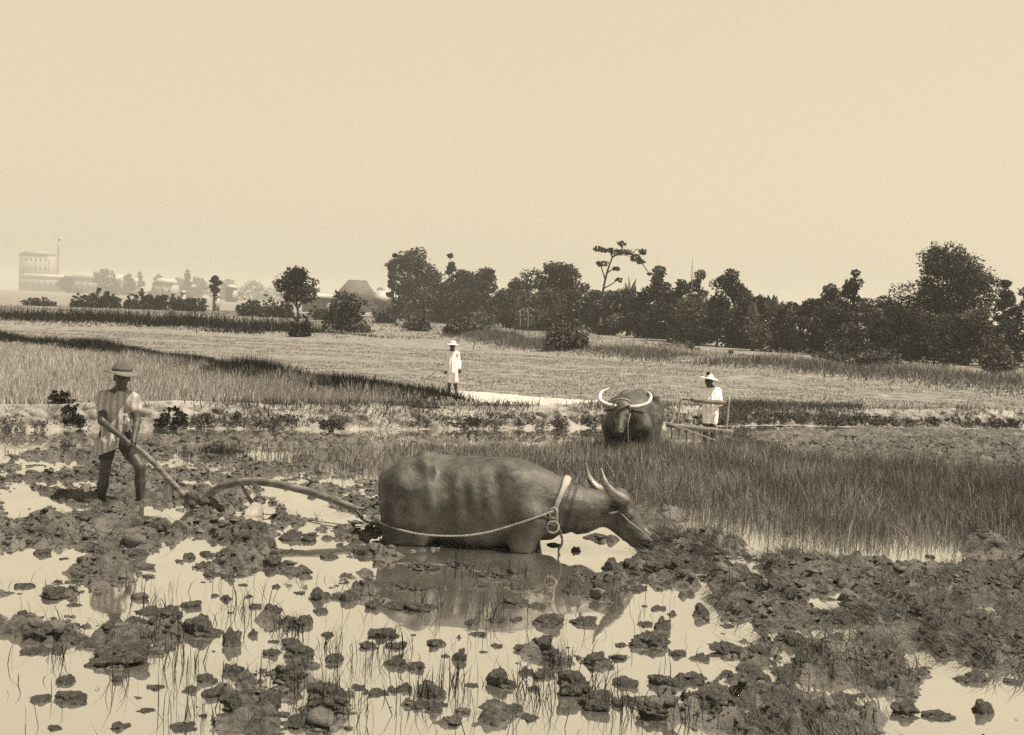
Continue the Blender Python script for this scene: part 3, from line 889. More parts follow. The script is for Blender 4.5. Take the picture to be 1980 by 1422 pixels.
# ------------------------------------------------------------------ clods of turned mud
def ico(sub):
    t = (1 + 5 ** .5) / 2
    V = [(-1, t, 0), (1, t, 0), (-1, -t, 0), (1, -t, 0), (0, -1, t), (0, 1, t), (0, -1, -t), (0, 1, -t), (t, 0, -1), (t, 0, 1), (-t, 0, -1), (-t, 0, 1)]
    T = [(0, 11, 5), (0, 5, 1), (0, 1, 7), (0, 7, 10), (0, 10, 11), (1, 5, 9), (5, 11, 4), (11, 10, 2), (10, 7, 6), (7, 1, 8), (3, 9, 4), (3, 4, 2), (3, 2, 6), (3, 6, 8), (3, 8, 9), (4, 9, 5), (2, 4, 11), (6, 2, 10), (8, 6, 7), (9, 8, 1)]
    V = [np.array(v) / np.linalg.norm(v) for v in V]
    for _ in range(sub):
        c, N = {}, []
        def mid(a, b):
            k = (min(a, b), max(a, b))
            if k not in c:
                v = V[a] + V[b]; V.append(v / np.linalg.norm(v)); c[k] = len(V) - 1
            return c[k]
        for a, b, d in T:
            x, y, z = mid(a, b), mid(b, d), mid(d, a)
            N += [(a, x, z), (b, y, x), (d, z, y), (x, y, z)]
        T = N
    return np.array(V), np.array(T)


def clod_mesh(seed, sub):
    V, T = ico(sub)
    n = V.copy()
    r = 1 + 0.42 * fbm(n[:, 0] * 1.4 + seed * 7, n[:, 1] * 1.4, n[:, 2] * 1.4, 2, seed)
    # broken, blocky surface
    q = fbm(n[:, 0] * 4 + seed, n[:, 1] * 4, n[:, 2] * 4, 4, seed + 3)
    r += 0.16 * np.abs(q) - 0.05 + 0.05 * fbm(n[:, 0] * 13, n[:, 1] * 13 + seed, n[:, 2] * 13, 3, seed + 5)
    V = n * r[:, None]
    lm = lumps(n[:, 0] * 3 + seed, n[:, 1] * 3 + n[:, 2] * 2, seed)
    V = V * (0.9 + 0.22 * lm)[:, None]
    V[:, 2] = np.where(V[:, 2] < 0, V[:, 2] * 0.5, V[:, 2])
    return mesh('mud_clod', V, T)


big_m = [clod_mesh(s, 4) for s in range(6)]
mid_m = [clod_mesh(s + 10, 3) for s in range(10)]
rr = random.Random(5)


def where(x, y):
    if y < 1075 and x < 700:
        return 'around the plough' if x > 300 else 'at the feet of the ploughman'
    if y < 1110 and 700 < x < 1150:
        return 'against the near buffalo'
    if 700 <= x < 1240 and y < 1220:
        return "inside the near buffalo's dark reflection"
    if x > 1240 and y < 1180:
        return "before the standing grass"
    if x < 300:
        return 'in water at the lower left'
    if x < 700:
        return 'in water below the plough'
    if x < 1240:
        return "in water below the buffalo's reflection"
    return 'among the straw at the lower right'


def sizeword(w):
    return 'large' if w > 55 else ('middling' if w > 32 else ('small' if w > 18 else 'tiny'))


clods = []


def add_clod(x, y, w, h, big=None, lab=None):
    q = G(x, y + h * 0.30)
    s = FPX / q[1]
    r = w / s / 2
    hz = max(0.42 * r, (h / s - 0.2 * 2 * r) * 0.75)
    me = rr.choice(big_m if w > 45 else mid_m)
    o = obj('mud_clod', me, M['clod'], None, lab, 'mud clod', 'clods of mud turned up by the plough')
    if lab is None:
        clods.append((sizeword(w), where(x, y), x, o))
    z0 = max(-0.01, min(float(mudz(q[0], q[1])), 0.04))
    o.location = (q[0], q[1] + r * 0.3, z0)
    o.scale = (r * rr.uniform(0.9, 1.05), r * rr.uniform(0.75, 1.1), hz * rr.uniform(0.85, 1.1))
    o.rotation_euler = (rr.uniform(-.15, .15), rr.uniform(-.15, .15), rr.uniform(-0.6, 0.6) + rr.choice((0, math.pi)))


special = {(640, 800): 'largest flat mud slab with a pointed lower edge in the water at lower left', (385, 1035): 'striped rounded mud slab alone in the bottom left corner'}
for k, (x, y, w, h) in enumerate(CL):
    lab = None
    if abs(x - 640 / 2.829) < 1 and abs(y - (980 + 800 / 2.829)) < 1:
        lab = special[(640, 800)]
    if abs(x - 385 / 2.829) < 1 and abs(y - (980 + 1035 / 2.829)) < 1:
        lab = special[(385, 1035)]
    add_clod(x, y, w, h, lab=lab)
n_traced = len(CL)
k = 0
while k < 290 - n_traced:
    x, y = rr.uniform(20, 1970), rr.uniform(1000, 1410)
    if 740 < x < 1240 and y < 1090:
        continue
    if rr.random() > float(mudmap(np.array(x), np.array(y))) + 0.1:
        continue
    w = rr.uniform(14, 42)
    add_clod(x, y, w, w * rr.uniform(0.45, 0.75))
    k += 1
def nth(i):
    return f"{i}{'th' if 10 <= i % 100 <= 20 else {1: 'st', 2: 'nd', 3: 'rd'}.get(i % 10, 'th')}"


fam = {}
for c in clods:
    fam.setdefault(c[:2], []).append(c)
for (sz, wh), cs in fam.items():
    for i, c in enumerate(sorted(cs, key=lambda c: c[2])):
        c[3]['label'] = f'{sz} mud clod {wh}, {nth(i + 1)} such from the left'
# crumbs of mud, too many to count
V0, T0 = ico(0)
Vs, Ts = [], []
P2 = np.vstack([scatter_px([(-100, 870), (2100, 900), (2100, 1480), (-100, 1480)], 30000), scatter_px([(-50, 850), (700, 850), (760, 1070), (-50, 1080)], 9000), scatter_px([(1450, 850), (2100, 850), (2100, 920), (1560, 905)], 4000), scatter_px([(-100, 1080), (2100, 1080), (2100, 1480), (-100, 1480)], 5000)])
zz_ = mudz(P2[:, 0], P2[:, 1])
near = (zz_ > -0.014) & (fbm(P2[:, 0] * 2, P2[:, 1] * 2, o=3, s=71) > -0.5)
P2, zz_ = P2[near], zz_[near]
n_ = len(P2)
R = rng.lognormal(math.log(0.0125), 0.55, n_)
sc = np.column_stack([R * rng.uniform(.8, 1.6, n_), R * rng.uniform(.8, 1.4, n_), R * rng.uniform(.3, .9, n_)])
jit = 1 + 0.33 * rng.normal(0, 1, (n_, len(V0), 1))
V = V0[None] * jit * sc[:, None] + np.column_stack([P2, np.maximum(zz_, 0.0)])[:, None]
T = T0[None] + (np.arange(n_) * len(V0))[:, None, None]
obj('mud_crumbs', mesh('mud_crumbs', V.reshape(-1, 3), T.reshape(-1, 3)), M['clod'], kind='stuff')


# ------------------------------------------------------------------ trees, bushes, plants
def leaves(C, size, r, shade, droop=0.0, aspect=1.6):
    """small bent leaf-like faces at points C"""
    n = len(C)
    a = r.normal(0, 1, (n, 3)); a[:, 2] = a[:, 2] * 0.6 - droop; a /= np.linalg.norm(a, axis=1, keepdims=True)
    b = np.cross(a, r.normal(0, 1, (n, 3))); b /= np.linalg.norm(b, axis=1, keepdims=True) + 1e-9
    s = size * r.uniform(0.6, 1.4, n)[:, None]
    tip = C + a * s * aspect * 0.5
    back = C - a * s * aspect * 0.5
    V = np.stack([back, C + b * s * 0.42, tip, C - b * s * 0.42], 1).reshape(-1, 3)
    k = np.arange(n)[:, None] * 4
    T = np.vstack([k + [0, 1, 2], k + [0, 2, 3]])
    return V, T, np.repeat(shade, 4)


def foliage(blobs, n, size, seed, dark=0.0, droop=0.0):
    """leaf faces through a set of clumps (x, y, z, rx, ry, rz): denser near each clump's skin"""
    r = np.random.default_rng(seed)
    B = np.asarray(blobs, float)
    wgt = (B[:, 3] * B[:, 5]) ** 0.9; wgt /= wgt.sum()
    k = r.choice(len(B), n, p=wgt)
    d = r.normal(0, 1, (n, 3)); d /= np.linalg.norm(d, axis=1, keepdims=True)
    rad = r.uniform(0.25, 1, n) ** 0.4
    rad *= 1 + 0.35 * vnoise(d[:, 0] * 2.5 + k * 3.1, d[:, 1] * 2.5, d[:, 2] * 2.5, s=seed)
    C = B[k, :3] + d * rad[:, None] * B[k, 3:6]
    tone = r.uniform(0, 1, len(B))[k]
    sh = np.clip(0.55 * r.beta(1.4, 1.8, n) + 0.45 * tone - dark, 0, 1)
    return leaves(C, size, r, sh, droop)


def tree(name, label, px, top, wpx, Y, seed, start=0.12, n=3000, blobs=14, lsz=None, m='leaf', bark='bark', lean=0.0, group=None, cat='tree', spread=0.75, base=None, trunk_r=None, density=1.0, droop=0.0):
    r = np.random.default_rng(seed)
    q = W(px, top, Y)
    gz = float(field_z(np.array(q[0]), np.array(Y))) if base is None else base
    h = q[2] - gz
    w = wpx * Y / FPX
    root = thing(name, label, cat, (float(q[0]), Y, gz - 0.03), 0, group)
    z0 = h * start
    B = []
    for i in range(blobs):
        t = (i + 0.5) / blobs
        zc = z0 + (h - z0) * (0.12 + 0.76 * t)
        if start < 0.25:
            zc = h * (0.06 + 0.80 * t ** 1.1)
        env = math.sin(math.pi * (0.10 + 0.80 * t) ** 0.85) if start > 0.25 else (1.0 - 0.75 * t ** 2.2)
        rad = w / 2 * env * (0.45 + 0.6 * r.random()) if start < 0.25 else w / 2 * env * 0.85 * math.sqrt(r.random())
        a = r.uniform(0, 2 * math.pi)
        br = w * r.uniform(0.12, 0.26)
        if r.random() < 0.4:      # a stray spray breaking the outline
            B.append((rad * 1.25 * math.cos(a + 1), rad * 0.7 * math.sin(a + 1), zc + w * 0.08, w * 0.07, w * 0.07, w * 0.09))
        B.append((rad * math.cos(a), rad * math.sin(a) * 0.8, zc, br * 1.15, br, br * r.uniform(0.6, 0.95)))
    B.append((lean * w * 0.3, 0, h - min(w * 0.13, h * 0.1), w * 0.16, w * 0.14, min(w * 0.13, h * 0.1)))
    tubes = []
    tr = trunk_r or max(0.05, h * 0.022)
    fork = np.array([lean * w * 0.15, 0, max(z0 * 0.9, h * 0.22)])
    tubes.append(tube([(0, 0, -0.1), (0.02 * w, 0, fork[2] * 0.5), fork], [tr * 1.25, tr, tr * 0.85], 8, 3, 0.1))
    for b in B[::2]:
        e = np.array(b[:3])
        md = fork * 0.45 + e * 0.55 + np.array([0, 0, -0.06 * h])
        tubes.append(tube([fork - [0, 0, 0.05 * h], md, e], [tr * 0.6, tr * 0.35, tr * 0.12], 5, 3))
    V, T = join(tubes)
    obj('trunk', mesh('trunk', V, T, smooth=True), M[bark], root)
    ls = lsz or 2.3 * Y / 1190
    V, T, S = foliage(B, int(n * density * 2.0), ls * 0.78, seed + 1, droop=droop)
    V[:, 2] = np.maximum(V[:, 2], 0.05)
    obj('crown', mesh('crown', V, T, shade=S), M[m], root)
    return root


TL = 'trees and shrubs of the tree line behind the fields'
# (label, px, top, width, Y, start, n, blobs, material)
LINE = [
    ('tall loose tree with gaps in its crown at the left end of the tree line', 800, 484, 105, 180, 0.33, 3200, 18, 'leaf'),
    ('slim tree rising on the far left edge of the tree line beside the loose tree', 764, 490, 30, 178, 0.25, 700, 9, 'leaf'),
    ('thin upright sprig of a tree poking above the left part of the line', 871, 490, 34, 172, 0.1, 1300, 16, 'leaf'),
    ('dense round dark tree just right of the thin sprig', 895, 520, 90, 165, 0.05, 3600, 16, 'leaf'),
    ('dark flat topped tree above and left of the sparse pale thicket', 945, 517, 80, 160, 0.05, 3000, 14, 'leaf'),
    ('low dark bushy tree filling the gap behind the two round bushes', 852, 548, 80, 160, 0.02, 2600, 13, 'leaf'),
    ('pale thin leaved tree between the flat topped tree and the umbrella crown', 1000, 536, 80, 140, 0.08, 2000, 14, 'leaf_pale'),
    ('umbrella shaped dark crown in the middle of the tree line', 1076, 508, 125, 130, 0.35, 3400, 18, 'leaf'),
    ('pale shrubby tree below the umbrella shaped crown', 1060, 560, 110, 122, 0.02, 2800, 14, 'leaf_pale'),
    ('broad mid grey bush at the foot of the bare armed tree', 1150, 560, 90, 120, 0.02, 2800, 13, 'leaf_pale'),
    ('bushy tree right of the bare armed tree behind the fan leaves', 1215, 558, 80, 112, 0.02, 2600, 13, 'leaf'),
    ('spiky topped tree right of the bare armed tree', 1276, 513, 78, 106, 0.1, 3000, 15, 'leaf'),
    ('low tree between the spiky topped tree and the pole', 1318, 540, 70, 100, 0.04, 2600, 13, 'leaf'),
    ('loose pale tree next to the bare pole', 1355, 522, 70, 96, 0.1, 2200, 13, 'leaf_pale'),
    ('tall rounded tree above the hat of the man with the harrow', 1415, 518, 95, 90, 0.08, 3800, 17, 'leaf'),
    ('dark low shrub tree right of the tall rounded tree', 1470, 570, 80, 86, 0.02, 3000, 13, 'leaf'),
    ('lowest dark shrub tree at the dip of the tree line', 1530, 583, 90, 82, 0.02, 3200, 13, 'leaf'),
    ('loose tree right of the dip in the tree line', 1605, 548, 90, 82, 0.06, 3200, 15, 'leaf_pale'),
    ('feathery tall tree leaning over the right part of the line', 1655, 520, 62, 80, 0.2, 1800, 15, 'leaf'),
    ('dark bushy tree between the feathery tree and the great tree', 1710, 570, 100, 77, 0.02, 3600, 14, 'leaf'),
    ('great dark spreading tree standing highest at the right', 1842, 468, 200, 76, 0.24, 15000, 42, 'leaf'),
    ('dense shrub tree below the left side of the great tree', 1775, 590, 110, 72, 0.02, 3600, 14, 'leaf'),
    ('pale shrub under the middle of the great dark tree', 1850, 606, 110, 69, 0.02, 3600, 14, 'leaf_pale'),
    ('bamboo like tall clump at the right edge beside the great tree', 1945, 540, 60, 66, 0.02, 3000, 13, 'leaf_pale'),
    ('dark tree beyond the right edge of the tree line', 2010, 520, 110, 68, 0.05, 3600, 14, 'leaf'),
]
for i, (lab, px, top, w, Y, st, n, b, m) in enumerate(LINE):
    tree('tree', lab, px, top, w, Y, 100 + i, st, n, b, m=m, group=TL, density=1.15)
refs = [(786, 590, 60, 178, 'tall loose tree'), (830, 575, 70, 160, 'thin upright sprig'), (870, 580, 70, 155, 'dense round tree'), (920, 575, 90, 150, 'flat topped tree'), (975, 572, 80, 140, 'pale thin leaved tree'),
        (1020, 585, 70, 126, 'left edge of the umbrella crown'), (1110, 575, 80, 120, 'right edge of the umbrella crown'), (1180, 575, 70, 112, 'bare armed tree'), (1245, 580, 80, 106, 'fan leaves by the bare armed tree'), (1295, 575, 80, 98, 'spiky topped tree'),
        (1345, 580, 80, 93, 'bare pole'), (1390, 580, 80, 88, 'left side of the tall rounded tree'), (1440, 590, 80, 86, 'right side of the tall rounded tree'), (1500, 600, 90, 80, 'fan leaves at the dip'), (1570, 590, 90, 78, 'right slope of the dip'),
        (1630, 590, 90, 76, 'loose tree right of the dip'), (1680, 590, 90, 74, 'feathery tree'), (1735, 600, 90, 72, 'left border of the great tree'), (1810, 620, 90, 70, 'left half of the great tree'), (1900, 610, 100, 68, 'right half of the great tree'), (1970, 600, 90, 64, 'bamboo like clump')]
for i, (px, top, w, Y, ref) in enumerate(refs):
    tree('shrub', 'undergrowth shrub filling the space below the ' + ref, px, top - 14, w * 1.15, Y, 500 + i, 0.0, 2400, 12, m=('leaf', 'leaf_pale')[i % 3 == 1], group='undergrowth shrubs of the tree line', cat='shrub')
# the sparse tree with long bare arms
root = thing('bare_tree', 'tall sparse tree with long bare arching arms and few leaves', 'tree', (0, 0, 0), 0, TL)
Yt = 118.0
def WT(a, b, dy=0):
    return W(a, b, Yt + dy)
br = [([(1160, 640), (1163, 590), (1168, 552), (1176, 520), (1184, 498)], [.17, .14, .11, .09, .07]),
      ([(1184, 498), (1200, 488), (1222, 492), (1238, 505), (1250, 522), (1256, 530)], [.1, .08, .07, .06, .05, .03]),
      ([(1184, 498), (1180, 486), (1170, 482), (1156, 480)], [.09, .06, .05, .03]), ([(1200, 488), (1204, 478), (1200, 469)], [.07, .05, .03]),
      ([(1222, 492), (1232, 482), (1243, 488)], [.06, .04, .03]), ([(1170, 540), (1162, 515), (1160, 508)], [.08, .05, .03]), ([(1172, 530), (1186, 520), (1194, 519)], [.07, .05, .03]),
      ([(1165, 560), (1185, 548), (1197, 540)], [.07, .05, .03])]
off = WT(1160, 640)
parts = []
for p, r_ in br:
    parts.append(tube([WT(a, b, (k % 2) * 0.5) for k, (a, b) in enumerate(p)], r_, 6, 4, 0.1))
V, T = join(parts)
obj('trunk', mesh('trunk', V, T, smooth=True), M['bark'], root)
B = []
for (a, b, w, h) in [(1156, 482, 14, 8), (1168, 484, 16, 8), (1202, 472, 14, 8), (1190, 488, 20, 10), (1210, 488, 24, 10), (1228, 498, 20, 12), (1242, 488, 12, 10), (1240, 506, 14, 9), (1180, 484, 12, 7), (1163, 510, 18, 9), (1192, 520, 12, 7), (1197, 542, 12, 8), (1256, 530, 9, 5)]:
    q = WT(a, b); s = Yt / FPX
    B.append((q[0], q[1], q[2], w * s * .62, w * s * .5, h * s * .62))
V, T, S = foliage(B, 1000, 0.2, 55)
obj('crown', mesh('crown', V, T, shade=S), M['leaf'], root)


def bush(label, px, base_py, top, w, seed, n=1600, m='leaf', gz=FIELD, blobs=9, name='bush', cat='bush', group=None, lsz=None, Y=None, flat=1.0):
    q = G(px, base_py, gz)
    if Y is None:
        Y = q[1]
    r = np.random.default_rng(seed)
    x = W(px, base_py, Y)[0]
    z = float(field_z(np.array(x), np.array(Y))) if gz == FIELD else gz
    s = Y / FPX
    h, w = (base_py - top) * s, w * s
    root = thing(name, label, cat, (float(x), float(Y), z), 0, group)
    B = []
    for i in range(blobs):
        a = r.uniform(0, 2 * math.pi); rad = w * 0.36 * math.sqrt(r.random())
        bh = h * r.uniform(0.45, 0.95) * (1 - 0.4 * (rad / (w * 0.5)) ** 2)
        br_ = w * r.uniform(0.13, 0.24)
        B.append((rad * math.cos(a), rad * math.sin(a) * 0.7, max(bh - br_ * 0.7, br_ * 0.4), br_, br_, min(br_ * 0.9, h * 0.4) * flat))
        B.append((rad * math.cos(a), rad * math.sin(a) * 0.7, bh * 0.35, br_ * 1.1, br_, h * 0.25))
    for i in range(8):
        a = r.uniform(0, 2 * math.pi); e = r.uniform(0.2, 1.3)
        B.append((w * 0.5 * math.cos(a) * math.cos(e), w * 0.35 * math.sin(a) * math.cos(e), h * (0.3 + 0.75 * math.sin(e)) * r.uniform(0.8, 1.1), w * 0.06, w * 0.06, h * 0.10))
    st = []
    for b in B[::2][:7]:
        st.append(tube([(b[0] * 0.15, b[1] * 0.15, -0.05), (b[0] * 0.5, b[1] * 0.5, b[2] * 0.5), b[:3]], [0.02 * h + 0.006, 0.012 * h + 0.004, 0.004], 5, 3))
    V, T = join(st)
    obj('stem', mesh('stem', V, T), M['bark'], root)
    V, T, S = foliage(B, n, lsz or max(2.2 * Y / 1190, 0.03), seed + 1)
    V[:, 2] = np.maximum(V[:, 2], 0.01)
    obj('foliage', mesh('foliage', V, T, shade=S), M[m], root)
    return root


FB = 'bushes scattered over the fields'
bush('leafy bush with spreading twigs right of centre before the tree line', 1095, 684, 620, 95, 301, 2600, 'leaf_pale', group=FB)
bush('long low rounded bush behind the boy in white', 897, 653, 620, 98, 302, 2600, 'leaf_pale', group=FB, blobs=12)
bush('low bush left of the long rounded bush behind the boy', 800, 642, 614, 70, 303, 1700, 'leaf_pale', group=FB)
bush('wide feathery bush in front of the thatched roof', 675, 640, 560, 100, 304, 2800, 'leaf', group=FB, Y=88)
bush('small dark bush below the small round tree', 578, 652, 612, 50, 305, 1500, 'leaf', group=FB)
bush('little ragged bush at the foot of the feathery bush', 690, 642, 622, 60, 306, 900, 'leaf_pale', group=FB, Y=84)
tree('tree', 'small round crowned tree on a thin trunk standing alone in the far left field', 578, 516, 84, 95, 320, 0.38, 2200, 12, group=None)
for i, (lab, px, b, t, w) in enumerate([('mound of weeds below the great dark tree', 1690, 712, 672, 110), ('weed mound left of the great tree on the raised edge', 1600, 705, 678, 80),
                                        ('mound of weeds at the left end of the raised edge', 1310, 684, 660, 90), ('low weed mound above the harrow', 1420, 700, 682, 70),
                                        ('weed mound at the right end of the raised edge', 1800, 724, 694, 100), ('tall weeds at the right border of the field', 1925, 730, 640, 80)]):
    bush(lab, px, b, t, w, 330 + i, 1800, 'leaf_pale', group='weed mounds on the raised edge', blobs=9)

# fronds: banana plants and palms in the line
def fronds(label, px, base, top, w, Y, seed, nf=11):
    r = np.random.default_rng(seed)
    q = W(px, top, Y); gz = float(field_z(np.array(q[0]), np.array(Y)))
    h = q[2] - gz; w = w * Y / FPX
    root = thing('banana_plant', label, 'banana plant', (float(q[0]), Y, gz), 0, 'fan leaved plants in the tree line')
    c = np.array([0, 0, h * 0.55])
    V, T = tube([(0, 0, -0.1), (0.05, 0, h * 0.3), c], [0.16, 0.13, 0.08], 8, 3)
    obj('trunk', mesh('trunk', V, T, smooth=True), M['bark'], root)
    base_me = None
    for k in range(nf):
        a = r.uniform(0, 2 * math.pi); el = r.uniform(0.5, 1.45)
        Lf = h * 0.5 * r.uniform(0.75, 1.1)
        pts = []
        for t in np.linspace(0, 1, 7):
            pts.append(c + np.array([math.cos(a) * math.cos(el) * Lf * t, math.sin(a) * math.cos(el) * Lf * t, math.sin(el) * Lf * t - 0.35 * Lf * t * t * math.cos(el)]))
        pts = np.array(pts); sd = np.array([-math.sin(a), math.cos(a), 0])
        wd = Lf * 0.13 * np.sin(np.linspace(0.25, math.pi, 7))
        Vl = np.vstack([pts - sd * wd[:, None], pts + [0, 0, -0.03], pts + sd * wd[:, None]])
        Q = [[i, i + 1, i + 8, i + 7] for i in range(6)] + [[i + 7, i + 8, i + 15, i + 14] for i in range(6)]
        obj('leaf', mesh('leaf', Vl, None, Q, shade=np.full(21, r.uniform(0.3, 0.9))), M['leaf_pale'], root)


fronds('banana plant with upright fan leaves right of the bare armed tree', 1222, 660, 540, 60, 117, 61)
fronds('banana plant with fan leaves at the dip of the tree line', 1498, 680, 566, 60, 80, 62)
fronds('banana plant leaning among the shrubs left of the dip', 1460, 680, 580, 50, 80, 63)
# bare pole in the line
V, T = tube([W(1336, 640, 95), W(1337, 570, 95), W(1339, 498, 95)], [0.06, 0.045, 0.02], 6, 3)
obj('pole', mesh('pole', V, T), M['bark_pale'], None, 'bare thin pole sticking up out of the tree line', 'pole')
for i, (a, b0, b1) in enumerate(((1448, 598, 640), (1005, 600, 636), (1020, 598, 638))):
    Yp = 84 if i == 0 else 118
    V, T = tube([W(a, b1, Yp), W(a + 1, (b0 + b1) / 2, Yp), W(a, b0, Yp)], [0.06, 0.06, 0.05], 6, 3)
    obj('post', mesh('post', V, T), M['bark_pale'], None, ('pale upright post in front of the dark trees right of centre', 'pale post in the thicket, left one of the pair', 'pale post in the thicket, right one of the pair')[i], 'post')

# leafy plants on the bank
PB = 'leafy plants growing on the mud bank'
for i, (lab, px, b, t, w, mm) in enumerate([
        ('broad leaved dark plant on the bank right of the man with the plough', 328, 826, 789, 62, 'leaf'),
        ('dark broad leaved plant on the bank just left of the man with the plough', 140, 826, 778, 42, 'leaf'),
        ('small plant on the bank crest left of the man with the plough', 118, 792, 760, 40, 'leaf'),
        ('dark plant on the bank left of the boy', 640, 832, 803, 56, 'leaf_pale'),
        ('rounded dry bush on the bank crest left of the boy', 822, 786, 757, 66, 'leaf_pale')]):
    gz = 0.02 if b > 800 else 0.30
    Yp = None if b > 800 else float(bundy(G(px, 826)[0]) + 0.5)
    bush(lab, px, b, t, w, 360 + i, 420 if mm == 'leaf' else 230, mm, gz=gz, blobs=7, name='leafy_plant', cat='plant', group=PB, lsz=0.06, Y=Yp)
# low weeds sprawling over the face of the bank
B = []
for x in rng.uniform(-9.5, 13, 230):
    if vnoise(np.array(x * 0.9), np.array(2.0), s=31) < -0.25:
        continue
    t_ = rng.uniform(0.0, 0.22)
    B.append((x, float(bundy(x)) - 0.10 + t_ * 0.7, 0.03 + t_ * 0.9, rng.uniform(0.08, 0.26), 0.07, rng.uniform(0.03, 0.08)))
V, T, S = foliage(B, 9000, 0.035, 911)
obj('weeds', mesh('weeds', V, T, shade=S), M['leaf_pale'], kind='stuff', label='low weeds sprawling over the face of the mud bank')
# grass tuft in the paddy below the man's plough handle is part of the reeds

# ------------------------------------------------------------------ far left: hedges, town
HD = 'dark hedge clumps at the far edge of the left field'
for i, (px, b, t, w) in enumerate([(75, 562, 547, 70), (155, 572, 548, 40), (185, 576, 542, 50), (215, 574, 545, 42), (255, 578, 550, 50), (280, 578, 543, 44), (310, 580, 548, 46), (342, 580, 553, 44), (380, 592, 562, 50),
                                   (480, 592, 560, 46), (510, 596, 556, 60), (545, 598, 564, 46), (620, 600, 575, 46), (745, 604, 582, 46)]):
    bush(('small', 'dark', 'ragged', 'rounded', 'broad', 'low', 'tall', 'thin')[i % 8] + ' hedge clump ' + ('left of the man below the town buildings' if px < 200 else 'below the hazy far trees' if px < 400 else 'between the ball crowned tree and the lone tree' if px < 560 else 'beside the thatched roof'),
         px, b, t, w, 400 + i, 900, 'leaf', Y=150 if px < 400 else 130, group=HD, blobs=7, cat='hedge', name='hedge_clump')
tree('tree', 'small tree with a ball shaped crown on a bare stem before the far town', 416, 533, 28, 170, 421, 0.45, 700, 8)
HT = 'hazy trees around the far town'
for i, (lab, px, t, w) in enumerate([('pale hazy tree behind the white roof', 200, 521, 60), ('hazy tree pair right of the white roof, left one', 250, 530, 26), ('hazy tree pair right of the white roof, right one', 270, 526, 20), ('hazy round tree left of the arched one', 307, 530, 30),
                                     ('hazy low tree mass behind the hedge clumps', 345, 536, 50), ('hazy thin tree with a flat arched top', 363, 522, 20), ('hazy wide tree beyond the ball crowned tree', 385, 537, 60), ('hazy low tree right of the ball crowned tree', 445, 540, 50),
                                     ('hazy tree left of the lone round tree', 490, 546, 60), ('hazy tree behind the lone round tree', 540, 552, 60), ('hazy tree left of the thatched roof', 612, 556, 50), ('hazy tree right of the white tent', 735, 556, 30), ('hazy tree beyond the left edge buildings', 130, 536, 40)]):
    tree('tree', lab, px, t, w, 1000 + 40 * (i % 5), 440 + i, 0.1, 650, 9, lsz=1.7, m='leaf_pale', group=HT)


def gable(name, label, px0, px1, eave, ridge, base, Y, depth, wallm, roofm, hip=0.0, windows=0, rows=1, group=None, cat='building', overhang=0.4):
    a, b = W(px0, base, Y), W(px1, base, Y)
    w = b[0] - a[0]; cx = (a[0] + b[0]) / 2
    ez = W((px0 + px1) / 2, eave, Y)[2]; rz = W((px0 + px1) / 2, ridge, Y)[2]
    root = thing(name, label, cat, (float(cx), Y, FIELD), 0, group)
    V, T = box((0, depth / 2, (ez - FIELD) / 2), (w, depth, ez - FIELD))
    obj('wall', mesh('wall', V, T), M[wallm], root)
    e, r = ez - FIELD, rz - FIELD
    o = overhang
    hw = w / 2 + o; ri = hw * (1 - hip)
    V = [(-hw, -o, e), (hw, -o, e), (hw, depth + o, e), (-hw, depth + o, e), (-ri, depth / 2, r), (ri, depth / 2, r)]
    Tq = [(0, 1, 5), (0, 5, 4), (2, 3, 4), (2, 4, 5), (1, 2, 5), (3, 0, 4), (0, 2, 1), (0, 3, 2)]
    obj('roof', mesh('roof', np.array(V, float) + [0, 0, 0.05], Tq), M[roofm], root)
    me = None
    for rw in range(rows):
        for k in range(windows):
            ww, wh = w / windows * 0.4, (e / rows) * 0.45
            if me is None:
                V, T = box((0, 0, 0), (ww, 0.12, wh)); me = mesh('window', V, T)
            obj('window', me, M['window_hazed'], root, loc=(-w / 2 + (k + .5) * w / windows, -0.02, (rw + 0.55) * e / rows))
    return root


gable('building', 'tall hazy many windowed block at the far left edge of the town', 36, 92, 492, 484, 548, 1500, 28, 'wall_dark', 'roof_dark', 0.3, 6, 4)
gable('shed', 'long low hazy shed before the tall block at the far left', 36, 128, 536, 530, 553, 1400, 24, 'wall_dark', 'roof', 0.1, 8, 1)
gable('building', 'long pale building with a broad white roof left in the town', 132, 232, 541, 528, 560, 1200, 30, 'wall', 'roof', 0.15, 9, 1)
gable('shed', 'small pale shed with a light roof right of the long white roof', 236, 262, 546, 538, 560, 1150, 18, 'wall', 'roof', 0.1, 2, 1)
gable('house', 'small white roofed house among the hazy trees', 296, 334, 548, 538, 565, 900, 16, 'wall', 'roof', 0.2, 3, 1)
gable('house', 'tiny pale house right of the ball crowned tree', 436, 452, 558, 550, 570, 600, 8, 'wall', 'roof', 0.2, 2, 1)
gable('hut', 'hut with a large hipped thatched roof behind the feathery bush', 640, 726, 585, 541, 603, 300, 11, 'wall_dark', 'thatch', 0.62, 4, 1, cat='hut')
gable('shed', 'low shed with a long pale roof left of the thatched hut', 584, 634, 576, 568, 598, 225, 5, 'wall_dark', 'roof', 0.05, 4, 1)
gable('tent', 'white pitched roof beside the thatched hut, left one', 722, 750, 585, 562, 600, 205, 4, 'wall', 'roof', 0.45, 1, 1, cat='tent')
gable('tent', 'white pitched roof beside the thatched hut, right one', 750, 792, 590, 570, 603, 200, 4, 'wall', 'roof', 0.3, 1, 1, cat='tent')
gable('hut', 'tiny white hut at the foot of the ball crowned tree', 411, 421, 574, 569, 580, 170, 1.2, 'wall', 'roof', 0.1, 1, 1, cat='hut', overhang=0.1)
